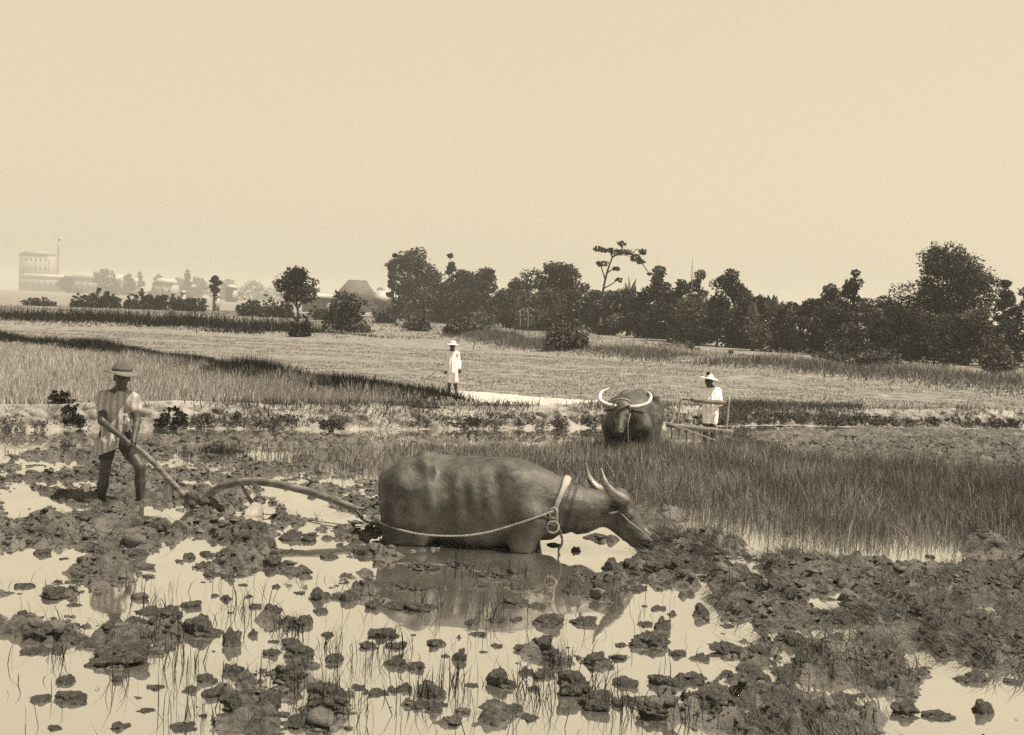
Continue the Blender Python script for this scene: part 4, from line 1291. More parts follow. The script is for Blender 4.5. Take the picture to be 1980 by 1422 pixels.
gable('hut', 'tiny white hut left of the ball crowned tree', 349, 355, 567, 563, 574, 160, 1.0, 'wall', 'roof', 0.1, 1, 1, cat='hut', overhang=0.1)
root = thing('chimney', 'tall thin hazy factory chimney at the far left', 'chimney', (float(W(113, 500, 1500)[0]), 1500.0, FIELD))
top = W(113, 462, 1500)[2]
V, T = tube([(0, 0, 0), (0, 0, top * 0.5), (0, 0, top - 0.1)], [2.2, 1.7, 1.3], 12, 2)
obj('shaft', mesh('shaft', V, T, smooth=True), M['wall_dark'], root)
V, T = tube([(0, 0, top - 1.5), (0, 0, top)], [1.8, 1.8], 12, 1)
obj('cap', mesh('cap', V, T), M['wall_dark'], root)


# ------------------------------------------------------------------ water buffaloes
def rib_folds(x, y, z):
    f = 0.009 * np.sin(x * 42 + z * 9) * np.exp(-((x - 0.12) / 0.26) ** 2) * np.exp(-((z - 0.46) / 0.16) ** 2)
    nk = 0.008 * np.sin((x - 0.25 * z) * 60) * np.exp(-((x - 0.93) / 0.13) ** 2)
    return -f - nk + 0.007 * fbm(x * 6, y * 6, z * 6, 4)


def buffalo(label, loc, rz, poll, muzzle, nk, horns, horn_r=1.0, local=False, h=0.016, horn_m='horn', face_w=1.0, lift=0.0):
    root = thing('water_buffalo', label, 'water buffalo', loc, rz, 'water buffaloes')
    s = SDF((-1.05, -0.62, -0.6), (1.85, 0.62, 1.05), h)
    k = 0.09
    s.ell((0.02, 0, 0.355), (0.72, 0.37, 0.42), k)                      # barrel
    s.ell((0.30, 0, 0.42), (0.45, 0.33, 0.36), k)
    s.ell((-0.46, 0, 0.46), (0.33, 0.27, 0.29), k)                       # hindquarters
    for q in (-1, 1):
        s.cone((-0.43, q * 0.17, 0.725), (-0.33, q * 0.27, 0.69), 0.05, 0.035, 0.07)      # hip bones
        s.cone((-0.39, q * 0.24, 0.73), (-0.74, q * 0.10, 0.60), 0.055, 0.06, 0.09)
        s.cone((-0.34, q * 0.27, 0.69), (-0.30, q * 0.34, 0.38), 0.03, 0.035, 0.08)
        s.cone((-0.46, q * 0.23, 0.56), (-0.42, q * 0.29, 0.34), 0.09, 0.08, 0.08)      # flank ridge
        s.cone((-0.56, q * 0.18, 0.50), (-0.60, q * 0.21, 0.05), 0.215, 0.15, 0.12)       # thigh
        s.cone((-0.50, q * 0.20, 0.35), (-0.40, q * 0.24, 0.08), 0.17, 0.12, 0.08)
        s.cone((-0.50, q * 0.21, 0.10), (-0.70, q * 0.20, -0.16), 0.11, 0.065, 0.06)
        s.cone((-0.70, q * 0.20, -0.16), (-0.62, q * 0.20, -0.52), 0.06, 0.055, 0.03)
        s.cone((0.42, q * 0.20, 0.62), (0.60, q * 0.23, 0.30), 0.12, 0.15, 0.09)          # shoulder
        s.cone((0.60, q * 0.23, 0.30), (0.52, q * 0.22, 0.10), 0.15, 0.12, 0.07)
        s.cone((0.53, q * 0.23, 0.12), (0.56, q * 0.22, -0.20), 0.125, 0.085, 0.06)
        s.cone((0.56, q * 0.22, -0.20), (0.55, q * 0.22, -0.52), 0.075, 0.06, 0.03)
        s.ell((-0.21, q * 0.33, 0.66), (0.11, 0.06, 0.08), 0.06, -1)                     # hollow before the hip
    s.cone((-0.42, 0, 0.755), (0.05, 0, 0.715), 0.06, 0.055, 0.08)                        # spine
    s.cone((0.05, 0, 0.715), (0.45, 0, 0.735), 0.055, 0.06, 0.08)
    s.cone((-0.44, 0, 0.745), (-0.78, 0, 0.545), 0.055, 0.05, 0.07)
    s.ell((-0.82, 0, 0.80), (0.20, 0.3, 0.13), 0.06, -1)
    s.cone((-0.74, 0, 0.50), (-0.72, 0, 0.15), 0.10, 0.10, 0.06)
    s.ell((0.72, 0, 0.34), (0.20, 0.20, 0.27), 0.10)                     # brisket
    pol, muz, nk = np.array(poll, float), np.array(muzzle, float), np.array(nk, float)
    s.cone((0.55, 0, 0.50), nk, 0.25, 0.195, 0.12)
    s.cone(nk, pol * 0.9 + muz * 0.1 + [-0.04, 0, -0.03], 0.195, 0.135, 0.08)
    ax = (muz - pol); Lh = np.linalg.norm(ax); ax /= Lh
    side = np.cross([0, 0, 1.0], ax); side /= np.linalg.norm(side)
    up = np.cross(ax, side)
    H = lambda a, b, c: pol + ax * a * Lh + side * b + up * c
    s.cone(H(0.02, 0, -0.02), H(0.45, 0, -0.04), 0.125, 0.095, 0.06)     # skull
    s.cone(H(0.10, 0, 0.035), H(0.90, 0, 0.0), 0.062, 0.05, 0.04)        # nose ridge
    s.cone(H(0.45, 0, -0.05), H(0.92, 0, -0.025), 0.088, 0.066, 0.05)
    s.ell(H(0.97, 0, -0.01), (0.06, 0.072, 0.055), 0.04)                 # muzzle
    s.cone(H(0.12, 0, -0.17), H(0.88, 0, -0.085), 0.09, 0.042, 0.06)    # jaw
    for q in (-1, 1):
        s.cone(H(0.05, q * 0.05, 0.02), H(0.04, q * 0.12, 0.0), 0.055, 0.05, 0.04)
        s.ell(H(0.34, q * 0.085, 0.022), (0.035, 0.03, 0.03), 0.03)      # brow
        s.ell(H(0.99, q * 0.038, 0.03), (0.017, 0.013, 0.013), 0.012, -1)  # nostril
        s.cone(H(0.30, q * 0.06, -0.06), H(0.5, q * 0.055, -0.075), 0.06, 0.045, 0.04)
    s.wave(rib_folds)
    V, Q = s.out()
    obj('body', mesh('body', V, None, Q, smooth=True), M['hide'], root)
    for q in (-1, 1):
        V, T = ico(2)
        obj('eye', mesh('eye', V * 0.021 + H(0.37, q * 0.102, 0.006), T, smooth=True), M['glass'], root)
        # ears: cupped leaf shapes hanging sideways under the horns
        e0 = H(0.10, q * 0.12, -0.05); e1 = e0 + side * q * 0.20 - np.array([0, 0, 0.05]) - ax * 0.04
        V, T = tube([e0, e0 * 0.6 + e1 * 0.4 + up * 0.01, e0 * 0.2 + e1 * 0.8, e1], [0.022, 0.055, 0.042, 0.008], 10, 4, flat=(1.0, 0.35))
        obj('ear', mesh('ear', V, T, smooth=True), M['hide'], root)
        hp = horns[0 if q < 0 else 1]
        pts = [np.array(p) if local else H(*p) for p in hp]
        V, T = tube(pts, np.interp(np.linspace(0, 1, len(pts)), [0, 0.3, 0.75, 1], np.array([0.055, 0.048, 0.028, 0.005]) * horn_r), 12, 7, 0.04, flat=(1.0, 0.72))
        obj('horn', mesh('horn', V, T, smooth=True), M[horn_m], root)
    V, T = tube([(-0.80, 0, 0.58), (-0.835, 0.03, 0.45), (-0.80, 0.05, 0.15), (-0.79, 0.06, -0.05)], [0.032, 0.024, 0.017, 0.02], 8, 5)
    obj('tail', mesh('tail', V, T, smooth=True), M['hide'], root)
    return root, H


YB = 10.85
bl = W(903, 1060, YB)
near_loc = (float(bl[0]), YB, 0.0)
near_rz = math.radians(-6)
# horns in head coordinates: (fraction along the face, sideways, above the face)
hn = [[(1.40, -0.06, 0.49), (1.385, -0.19, 0.52), (1.31, -0.28, 0.58), (1.24, -0.30, 0.67), (1.20, -0.26, 0.79)],
      [(1.38, 0.06, 0.50), (1.30, 0.20, 0.49), (1.18, 0.30, 0.52), (1.075, 0.33, 0.62), (1.045, 0.28, 0.76)]]
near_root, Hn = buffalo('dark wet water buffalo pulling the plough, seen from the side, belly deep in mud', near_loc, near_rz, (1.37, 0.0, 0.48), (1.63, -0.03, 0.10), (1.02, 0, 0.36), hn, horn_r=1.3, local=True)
hf = [[(0.06, -0.07, 0.03), (0.04, -0.22, 0.04), (-0.16, -0.36, 0.02), (-0.52, -0.38, -0.02), (-0.80, -0.27, -0.06)],
      [(0.06, 0.07, 0.03), (0.04, 0.22, 0.04), (-0.16, 0.36, 0.02), (-0.52, 0.38, -0.02), (-0.80, 0.27, -0.06)]]
YF = 18.9
fl_ = W(1223, 860, YF)
far_loc = (float(fl_[0]), YF, 0.14)
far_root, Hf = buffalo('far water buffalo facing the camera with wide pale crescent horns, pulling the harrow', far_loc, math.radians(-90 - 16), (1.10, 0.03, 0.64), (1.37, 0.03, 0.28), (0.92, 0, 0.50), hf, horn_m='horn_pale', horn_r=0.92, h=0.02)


def LW(loc, rz, p):
    c, s_ = math.cos(rz), math.sin(rz)
    return np.array([loc[0] + p[0] * c - p[1] * s_, loc[1] + p[0] * s_ + p[1] * c, loc[2] + p[2]])


NB = lambda *p: LW(near_loc, near_rz, p)
FBf = lambda *p: LW(far_loc, math.radians(-106), p)


def rope_mesh(pts, r, sm=10):
    """two strands twisted about the path"""
    C = smoothpath(pts, sm)
    D = np.gradient(C, axis=0); D /= np.linalg.norm(D, axis=1, keepdims=True) + 1e-9
    L_ = np.concatenate([[0], np.cumsum(np.linalg.norm(np.diff(C, axis=0), axis=1))])
    n = max(8, int(L_[-1] / (r * 1.3)))
    t = np.linspace(0, L_[-1], n)
    C = np.column_stack([np.interp(t, L_, C[:, k]) for k in range(3)])
    D = np.gradient(C, axis=0); D /= np.linalg.norm(D, axis=1, keepdims=True) + 1e-9
    A = np.cross(D, [0.1, 0.2, 1.0]); A /= np.linalg.norm(A, axis=1, keepdims=True) + 1e-9
    B = np.cross(D, A)
    ph = t / (r * 7) * 2 * math.pi
    out = []
    for k in (0, math.pi):
        o = r * 0.45 * (np.cos(ph + k)[:, None] * A + np.sin(ph + k)[:, None] * B)
        out.append(tube(C + o, [r * 0.62] * len(C), 5, 0))
    return join(out)


# harness of the near buffalo
yk = thing('neck_yoke', 'pale curved wooden yoke resting on the neck of the near buffalo', 'yoke')
V, T = tube([NB(0.80, -0.255, 0.36), NB(0.83, -0.25, 0.46), NB(0.865, -0.215, 0.55), NB(0.89, -0.13, 0.62), NB(0.895, 0, 0.645), NB(0.89, 0.13, 0.62), NB(0.865, 0.215, 0.55), NB(0.83, 0.25, 0.46), NB(0.80, 0.25, 0.36)],
            [0.026, 0.023, 0.027, 0.036, 0.038, 0.036, 0.027, 0.023, 0.026], 10, 5, 0.05, flat=(1.0, 0.62))
obj('bow', mesh('bow', V, T, smooth=True), M['wood_pale'], yk)
kn = [rope_mesh([NB(0.80 + 0.035 * math.cos(a), -0.29 + 0.01 * k, 0.37 + 0.045 * math.sin(a) - 0.03 * k) for a in np.linspace(0, 6.6, 9)], 0.013, 4) for k in range(3)]
V, T = join(kn)
obj('knot', mesh('knot', V, T, smooth=True), M['rope'], yk)
V, T = rope_mesh([NB(0.80 + 0.052 * math.cos(a), -0.295 + 0.012 * math.sin(a * 2), 0.245 + 0.052 * math.sin(a)) for a in np.linspace(1.2, 7.3, 12)], 0.011, 4)
obj('ring', mesh('ring', V, T, smooth=True), M['rope'], yk)
V, T = rope_mesh([NB(0.86, -0.29, 0.23), NB(0.89, -0.29, 0.12), NB(0.86, -0.30, 0.04), NB(0.88, -0.31, -0.02), NB(0.90, -0.32, -0.08)], 0.012)
obj('tail_rope', mesh('tail_rope', V, T, smooth=True), M['rope_dark'], yk)
tr_end = W(737, 1018, 11.15)
V, T = rope_mesh([NB(0.80, -0.30, 0.39), NB(0.62, -0.395, 0.325), NB(0.42, -0.385, 0.245), NB(0.20, -0.41, 0.175), NB(-0.05, -0.42, 0.135), NB(-0.35, -0.42, 0.13), NB(-0.62, -0.36, 0.16), NB(-0.82, -0.22, 0.19), tr_end], 0.009)
obj('trace_rope', mesh('trace_rope', V, T, smooth=True), M['rope'], None, 'pale twisted trace rope along the near side of the near buffalo', 'rope')
V, T = rope_mesh([NB(0.80, 0.30, 0.39), NB(0.42, 0.385, 0.245), NB(0.0, 0.42, 0.16), NB(-0.45, 0.40, 0.17), NB(-0.85, 0.20, 0.27), W(704, 984, 11.25)], 0.009, 8)
obj('trace_rope', mesh('trace_rope', V, T, smooth=True), M['rope_dark'], None, 'dark trace rope on the far side running behind the near buffalo', 'rope')
ph = lambda a, b, c: NB(*Hn(a, b, c))
V, T = rope_mesh([ph(0.18, -0.135, -0.03), ph(0.45, -0.125, 0.0), ph(0.75, -0.09, 0.045), ph(0.93, -0.06, 0.06), ph(1.02, -0.02, 0.06), ph(1.05, -0.05, -0.01)], 0.007)
obj('nose_rope', mesh('nose_rope', V, T, smooth=True), M['rope'], None, 'thin nose rope along the cheek of the near buffalo', 'rope')
V, T = rope_mesh([FBf(*Hf(0.1, -0.13, 0.0)) if False else FBf(*Hf(0.22, 0.12, 0.05)), W(1262, 806, 19.0), W(1295, 820, 19.6), W(1335, 834, 20.0), W(1385, 852, 20.2)], 0.009)
obj('rein_rope', mesh('rein_rope', V, T, smooth=True), M['rope'], None, 'pale rein running from the far buffalo to the harrow', 'rope')
V, T = rope_mesh([FBf(*Hf(0.3, 0.13, 0.03)), FBf(*Hf(0.75, 0.12, 0.02)), FBf(1.24, 0.16, 0.02), FBf(1.22, 0.14, -0.16)], 0.008)
obj('nose_rope', mesh('nose_rope', V, T, smooth=True), M['rope'], None, 'nose rope hanging beside the face of the far buffalo', 'rope')
V, T = tube([FBf(*Hf(0.0, b, c)) for b, c in ((-0.13, 0.07), (-0.11, 0.15), (-0.02, 0.2), (0.08, 0.18), (0.13, 0.1))], [0.016] * 5, 8, 4)
obj('headband_rope', mesh('headband_rope', V, T, smooth=True), M['rope'], None, 'pale rope band arched over the poll of the far buffalo', 'rope')

# ------------------------------------------------------------------ plough
plough = thing('plough', 'wooden plough with a long arched beam dragged through the mud by the near buffalo', 'plough')
ply = lambda a: np.interp(a, [255, 385, 690], [11.98, 12.0, 11.25])
PW = lambda a, b, d=0: W(a, b, float(ply(a)) + d)
V, T = tube([PW(254, 860), PW(268, 868), PW(300, 898), PW(335, 936), PW(362, 966), PW(382, 988)], [0.022, 0.027, 0.030, 0.030, 0.033, 0.045], 10, 6, 0.06)
obj('handle', mesh('handle', V, T, smooth=True), M['wood'], plough)
V, T = tube([PW(370, 982), PW(385, 971), PW(405, 955), PW(440, 937), PW(490, 931), PW(545, 938), PW(600, 952), PW(650, 969), PW(680, 980), PW(692, 984)], [0.030, 0.034, 0.038, 0.041, 0.042, 0.040, 0.038, 0.034, 0.030, 0.026], 12, 6, 0.05)
obj('beam', mesh('beam', V, T, smooth=True), M['wood'], plough)
V, T = tube([PW(686, 983), PW(694, 992), PW(701, 1003), PW(716, 1010), PW(737, 1018)], [0.026, 0.021, 0.020, 0.018, 0.012], 9, 5, 0.08)
obj('hook', mesh('hook', V, T, smooth=True), M['wood'], plough)
V, T = tube([PW(688, 984), PW(702, 984), PW(712, 988)], [0.016, 0.014, 0.010], 8, 4, 0.06)
obj('peg', mesh('peg', V, T, smooth=True), M['wood'], plough)
V, T = tube([PW(467, 936), PW(474, 952), PW(484, 968), PW(492, 980)], [0.017, 0.019, 0.023, 0.027], 10, 5, 0.05)
obj('strut', mesh('strut', V, T, smooth=True), M['wood'], plough)
# sole: the rough block of wood and mud at the foot of the handle
s = SDF((-0.2, -0.16, -0.22), (0.42, 0.16, 0.22), 0.012)
s.cone((-0.05, 0, 0.03), (0.02, 0, 0.08), 0.06, 0.05, 0.04)
s.cone((-0.06, 0, 0.0), (0.10, -0.02, -0.02), 0.075, 0.055, 0.04)
s.cone((0.08, -0.02, 0.0), (0.26, -0.05, -0.08), 0.045, 0.03, 0.03)
s.wave(lambda x, y, z: 0.02 * fbm(x * 16, y * 16, z * 16, 3))
V, Q = s.out()
q = G(378, 990)
obj('sole', mesh('sole', V + [q[0] - 0.02, 11.97, 0.10], None, Q, smooth=True), M['clod'], plough)
# mouldboard: a curved plate shining pale under the strut
nu, nv = 10, 10
V = []
q = PW(494, 990)
for a in np.linspace(-1, 1, nu):
    for b in np.linspace(0, 1, nv):
        wdt = 0.05 + 0.055 * b ** 0.7
        V.append((q[0] + a * wdt + 0.012 * (1 - b), q[1] - 0.03 - 0.05 * (1 - a * a) * (0.4 + 0.6 * b) + 0.03 * b, q[2] + 0.085 - 0.17 * b + 0.02 * (1 - a * a) * (b < 0.2)))
V = np.array(V); V2 = V + [0, 0.008, 0.0]
Q = [[i * nv + j, (i + 1) * nv + j, (i + 1) * nv + j + 1, i * nv + j + 1] for i in range(nu - 1) for j in range(nv - 1)]
Q2 = [[a + nu * nv for a in f[::-1]] for f in Q]
rim = [i * nv for i in range(nu)] + [(nu - 1) * nv + j for j in range(1, nv)] + [i * nv + nv - 1 for i in range(nu - 2, -1, -1)] + [j for j in range(nv - 2, 0, -1)]
Q3 = [[rim[i], rim[(i + 1) % len(rim)], rim[(i + 1) % len(rim)] + nu * nv, rim[i] + nu * nv] for i in range(len(rim))]
obj('mouldboard', mesh('mouldboard', np.vstack([V, V2]), None, Q + Q2 + Q3, smooth=False), M['iron'], plough)
V, T = rope_mesh([PW(508, 994), W(560, 1000, 11.7), W(620, 1009, 11.5), W(690, 1018, 11.25), W(737, 1021, 11.15)], 0.006)
obj('draught_line', mesh('draught_line', V, T, smooth=True), M['rope_dark'], None, 'thin dark line slung low between the plough blade and the buffalo', 'rope')

# ------------------------------------------------------------------ harrow
har = thing('harrow', 'wooden comb harrow with a toothed beam and an upright handle frame behind the far buffalo', 'harrow')
YH = 20.4
V, T = tube([W(1289, 822, YH - .15), W(1350, 829, YH), W(1417, 836, YH + .1)], [0.045, 0.047, 0.045], 10, 4, 0.05)
obj('beam', mesh('beam', V, T, smooth=True), M['wood'], har)
V, T = tube([W(1309, 823, YH), W(1313, 796, YH), W(1318, 768, YH)], [0.022, 0.02, 0.018], 8, 4, 0.05)
obj('post', mesh('post', V, T, smooth=True), M['wood_pale'], har)
V, T = tube([W(1404, 835, YH + .1), W(1407, 800, YH + .1), W(1410, 768, YH + .1)], [0.024, 0.022, 0.02], 8, 4, 0.05)
obj('post', mesh('post', V, T, smooth=True), M['wood_pale'], har)
V, T = tube([W(1316, 772, YH), W(1360, 774, YH + .05), W(1409, 778, YH + .1)], [0.018, 0.020, 0.018], 8, 4, 0.05)
obj('crossbar', mesh('crossbar', V, T, smooth=True), M['wood'], har)
V, T = tube([W(1336, 773, YH - .03), W(1365, 777, YH), W(1403, 779, YH + .05)], [0.035, 0.042, 0.04], 8, 4, 0.1)
obj('hand_grip', mesh('hand_grip', V, T, smooth=True), M['wood'], har)
for k in range(9):
    a = 1297 + k * 14.4
    y0 = 826 + k * 1.6
    V, T = tube([W(a, y0 - 6, YH), W(a + 2, y0 + 12, YH - .02), W(a + 1, y0 + 30, YH)], [0.016, 0.014, 0.006], 6, 3)
    obj('tooth', mesh('tooth', V, T, smooth=True), M['wood'], har)


# ------------------------------------------------------------------ people
def rot_to(fwd):
    """axes of a head looking along fwd: columns side, forward, up"""
    f = np.array(fwd, float); f /= np.linalg.norm(f)
    sd = np.cross(f, [0, 0, 1.0]); sd /= np.linalg.norm(sd)
    return sd, f, np.cross(sd, f)


def fingers(wr, hand, nrm, S, grip=True):
    """five unequal fingers curling round what is held; wr wrist, hand palm centre, nrm palm normal"""
    d = hand - wr; d /= np.linalg.norm(d)
    nrm = nrm - d * nrm.dot(d); nrm /= np.linalg.norm(nrm)
    sd = np.cross(d, nrm)
    out = []
    c = 0.9 if grip else 0.35
    for k, L_ in enumerate((0.070, 0.078, 0.072, 0.058)):
        o = hand + sd * (k - 1.5) * 0.019 * S + d * 0.025 * S
        p1 = o + (d * math.cos(c * .5) + nrm * math.sin(c * .5)) * L_ * .45 * S
        p2 = p1 + (d * math.cos(c * 1.6) + nrm * math.sin(c * 1.6)) * L_ * .35 * S
        p3 = p2 + (d * math.cos(c * 2.5) + nrm * math.sin(c * 2.5)) * L_ * .3 * S
        out.append(tube([o, p1, p2, p3], [0.0095 * S, 0.009 * S, 0.008 * S, 0.006 * S], 6, 2))
    o = hand - d * 0.02 * S - sd * 0.03 * S
    p1 = o + (-sd * 0.6 + d * 0.6 + nrm * 0.5) * 0.035 * S
    p2 = p1 + (d * 0.7 + nrm * 0.8) * 0.03 * S
    out.append(tube([o, p1, p2], [0.012 * S, 0.010 * S, 0.007 * S], 6, 2))
    return out


def person(label, J, S, look, shirt, shorts, hatfn, hem, h=0.010, sleeves=0.75, shirt_len=None, leg_cut=None, shorts_end=0.85, palmn=((0.2, -1, 0.2), (-0.2, -1, 0.2)), grip=(True, True), bottom_tilt=(0, 0, -1), fold=1.0):
    """J: joints in world space; S: size against a 1.6 m adult"""
    o = np.array([J['pelvis'][0], J['pelvis'][1], 0.0])
    P = {k: np.asarray(v, float) - o for k, v in J.items()}
    root = thing('person', label, 'person', tuple(o))
    lo = np.min(list(P.values()), 0) - 0.28; hi = np.max(list(P.values()), 0) + 0.28
    s = SDF(lo, hi, h)
    b = SDF(lo, hi, h)       # shirt
    t = SDF(lo, hi, h)       # shorts
    sd, f, up = rot_to(look)
    hd = P['head']
    Rm = np.column_stack([sd, f, up])
    # skull, jaw and face
    s.ell(hd + up * 0.025 * S, (0.073 * S, 0.092 * S, 0.088 * S), 0.02, rot=Rm)
    s.ell(hd + f * 0.022 * S - up * 0.055 * S, (0.052 * S, 0.062 * S, 0.058 * S), 0.03, rot=Rm)
    s.cone(hd + f * 0.088 * S + up * 0.012 * S, hd + f * 0.108 * S - up * 0.022 * S, 0.010 * S, 0.016 * S, 0.012)
    s.ell(hd + f * 0.083 * S - up * 0.052 * S, (0.026 * S, 0.014 * S, 0.010 * S), 0.01, rot=Rm)
    s.ell(hd + f * 0.070 * S - up * 0.088 * S, (0.022 * S, 0.018 * S, 0.018 * S), 0.015, rot=Rm)
    s.cone(hd + f * 0.080 * S + up * 0.032 * S - sd * 0.035 * S, hd + f * 0.080 * S + up * 0.032 * S + sd * 0.035 * S, 0.012 * S, 0.012 * S, 0.012)
    for q in (-1, 1):
        s.ell(hd + f * 0.088 * S + up * 0.010 * S + sd * q * 0.033 * S, (0.017 * S, 0.012 * S, 0.011 * S), 0.01, -1, rot=Rm)
        s.ell(hd + sd * q * 0.076 * S - up * 0.008 * S, (0.010 * S, 0.022 * S, 0.034 * S), 0.012, rot=Rm)
        s.ell(hd + f * 0.055 * S + sd * q * 0.038 * S - up * 0.022 * S, (0.02 * S, 0.02 * S, 0.02 * S), 0.02, rot=Rm)
    s.cone(hd - up * 0.06 * S - f * 0.015 * S, P['neck'] - [0, 0, 0.02 * S], 0.053 * S, 0.06 * S, 0.03)
    shL, shR, pe, nk = P['shL'], P['shR'], P['pelvis'], P['neck']
    s.cone(nk - [0, 0, 0.03 * S], shL, 0.055 * S, 0.055 * S, 0.05)
    s.cone(nk - [0, 0, 0.03 * S], shR, 0.055 * S, 0.055 * S, 0.05)
    ch = nk * 0.62 + pe * 0.38
    s.ell(nk * 0.72 + pe * 0.28, (0.150 * S, 0.095 * S, 0.15 * S), 0.05)
    s.ell(nk * 0.35 + pe * 0.65, (0.120 * S, 0.085 * S, 0.14 * S), 0.05)
    s.ell(pe, (0.140 * S, 0.100 * S, 0.11 * S), 0.05)
    fing = []
    for q, X in ((0, 'L'), (1, 'R')):
        el, wr, ha = P['el' + X], P['wr' + X], P['ha' + X]
        sh_ = P['sh' + X]
        s.cone(sh_, el, 0.048 * S, 0.036 * S, 0.03)
        s.cone(sh_ * .55 + el * .45, el, 0.045 * S, 0.034 * S, 0.02)
        s.cone(el, el * .6 + wr * .4, 0.036 * S, 0.038 * S, 0.02)
        s.cone(el * .6 + wr * .4, wr, 0.037 * S, 0.024 * S, 0.02)
        s.cone(wr, ha, 0.026 * S, 0.031 * S, 0.02)
        s.ell(ha, (0.036 * S, 0.024 * S, 0.036 * S), 0.015)
        fing += fingers(wr, ha, np.array(palmn[q], float), S, grip[q])
        hp, kn_, an = P['hip' + X], P['kn' + X], P['an' + X]
        s.cone(hp, kn_, 0.082 * S, 0.054 * S, 0.04)
        s.cone(kn_, kn_ * .65 + an * .35, 0.052 * S, 0.054 * S, 0.03)
        s.cone(kn_ * .65 + an * .35, an, 0.052 * S, 0.033 * S, 0.03)
        ft = an + np.array([f[0], f[1], 0]) * 0.13 * S - [0, 0, 0.035 * S]
        s.cone(an - [0, 0, 0.02 * S], ft, 0.036 * S, 0.025 * S, 0.03)
        s.ell(ft, (0.045 * S, 0.04 * S, 0.022 * S), 0.02)
        # shorts legs
        e = hp + (kn_ - hp) * shorts_end
        t.cone(hp + [0, 0, 0.02], e, 0.098 * S, 0.078 * S, 0.03)
        # sleeves
        if sleeves > 1:
            es = el + (wr - el) * (sleeves - 1)
            b.cone(sh_, el, 0.066 * S, 0.054 * S, 0.04); b.cone(el, es, 0.054 * S, 0.046 * S, 0.03)
        else:
            es = sh_ + (el - sh_) * sleeves
            b.cone(sh_ - [0, 0, 0.005], es, 0.062 * S, 0.064 * S, 0.04)
    t.ell(pe + [0, 0, 0.01], (0.155 * S, 0.115 * S, 0.12 * S), 0.04)
    b.cone(nk - [0, 0, 0.045 * S], shL, 0.062 * S, 0.062 * S, 0.05)
    b.cone(nk - [0, 0, 0.045 * S], shR, 0.062 * S, 0.062 * S, 0.05)
    b.ell(nk * 0.70 + pe * 0.30, (0.152 * S, 0.112 * S, 0.17 * S), 0.06)
    b.ell(nk * 0.35 + pe * 0.65, (0.143 * S, 0.112 * S, 0.19 * S), 0.06)
    hm = hem - o
    b.cone(nk * 0.3 + pe * 0.7, (hm[0], hm[1], hm[2] - 0.10), 0.125 * S, 0.155 * S, 0.06)
    # open neck
    b.ell(nk + [0, -0.02, 0.05 * S], (0.070 * S, 0.075 * S, 0.055 * S), 0.015, -1)
    ph_ = fbm(np.arange(3) * 1.0, np.arange(3) * 2.0)

    def folds(x, y, z):
        a = np.arctan2(y - pe[1], x - pe[0])
        lowness = np.clip((nk[2] - z) / (nk[2] - hm[2]), 0, 1)
        return fold * (0.013 * np.sin(a * 10 + 2 * z + 2 * vnoise(x * 4, y * 4, z * 3)) * (0.25 + 0.75 * lowness) + 0.013 * fbm(x * 11, y * 11, z * 5, 3, 4))
    b.wave(folds)
    t.wave(lambda x, y, z: 0.006 * fbm(x * 14, y * 14, z * 7, 3, 8))
    # hems cut last so they end clean
    b.cut(hm, bottom_tilt)
    if sleeves <= 1:
        pass
    V, Q = s.out()
    V, T = join([(V, qt(Q))] + fing)
    obj('body', mesh('body', V, T, smooth=True), M['skin'], root)
    V, Q = t.out()
    obj('shorts', mesh('shorts', V, None, Q, smooth=True), M[shorts], root)
    V, Q = b.out()
    obj('shirt', mesh('shirt', V, None, Q, smooth=True), M[shirt], root)
    for q in (-1, 1):
        V, T = ico(1)
        obj('eye', mesh('eye', V * 0.0115 * S + hd + f * 0.080 * S + up * 0.010 * S + sd * q * 0.033 * S, T, smooth=True), M['glass'], root)
    # hair: a cap over the back of the skull
    g = SDF(hd - 0.2, hd + 0.2, 0.01)
    g.ell(hd + up * 0.030 * S - f * 0.008 * S, (0.080 * S, 0.096 * S, 0.092 * S), 0.02, rot=Rm)
    g.cut(hd + up * 0.035 * S + f * 0.02 * S, f * 0.75 - up * 0.7)
    V, Q = g.out()
    obj('hair', mesh('hair', V, None, Q, smooth=True), M['hair'], root)
    hatfn(root, hd, sd, f, up, S)
    return root


def place_hat(V, hd, sd, f, up, S, lift, tilt=0.0, roll=0.0):
    ct, st = math.cos(tilt), math.sin(tilt)
    f2, u2 = f * ct + up * st, up * ct - f * st
    cr_, sr = math.cos(roll), math.sin(roll)
    s2, u3 = sd * cr_ + u2 * sr, u2 * cr_ - sd * sr
    return hd + up * lift * S + V[:, :1] * s2 * S + V[:, 1:2] * f2 * S + V[:, 2:3] * u3 * S


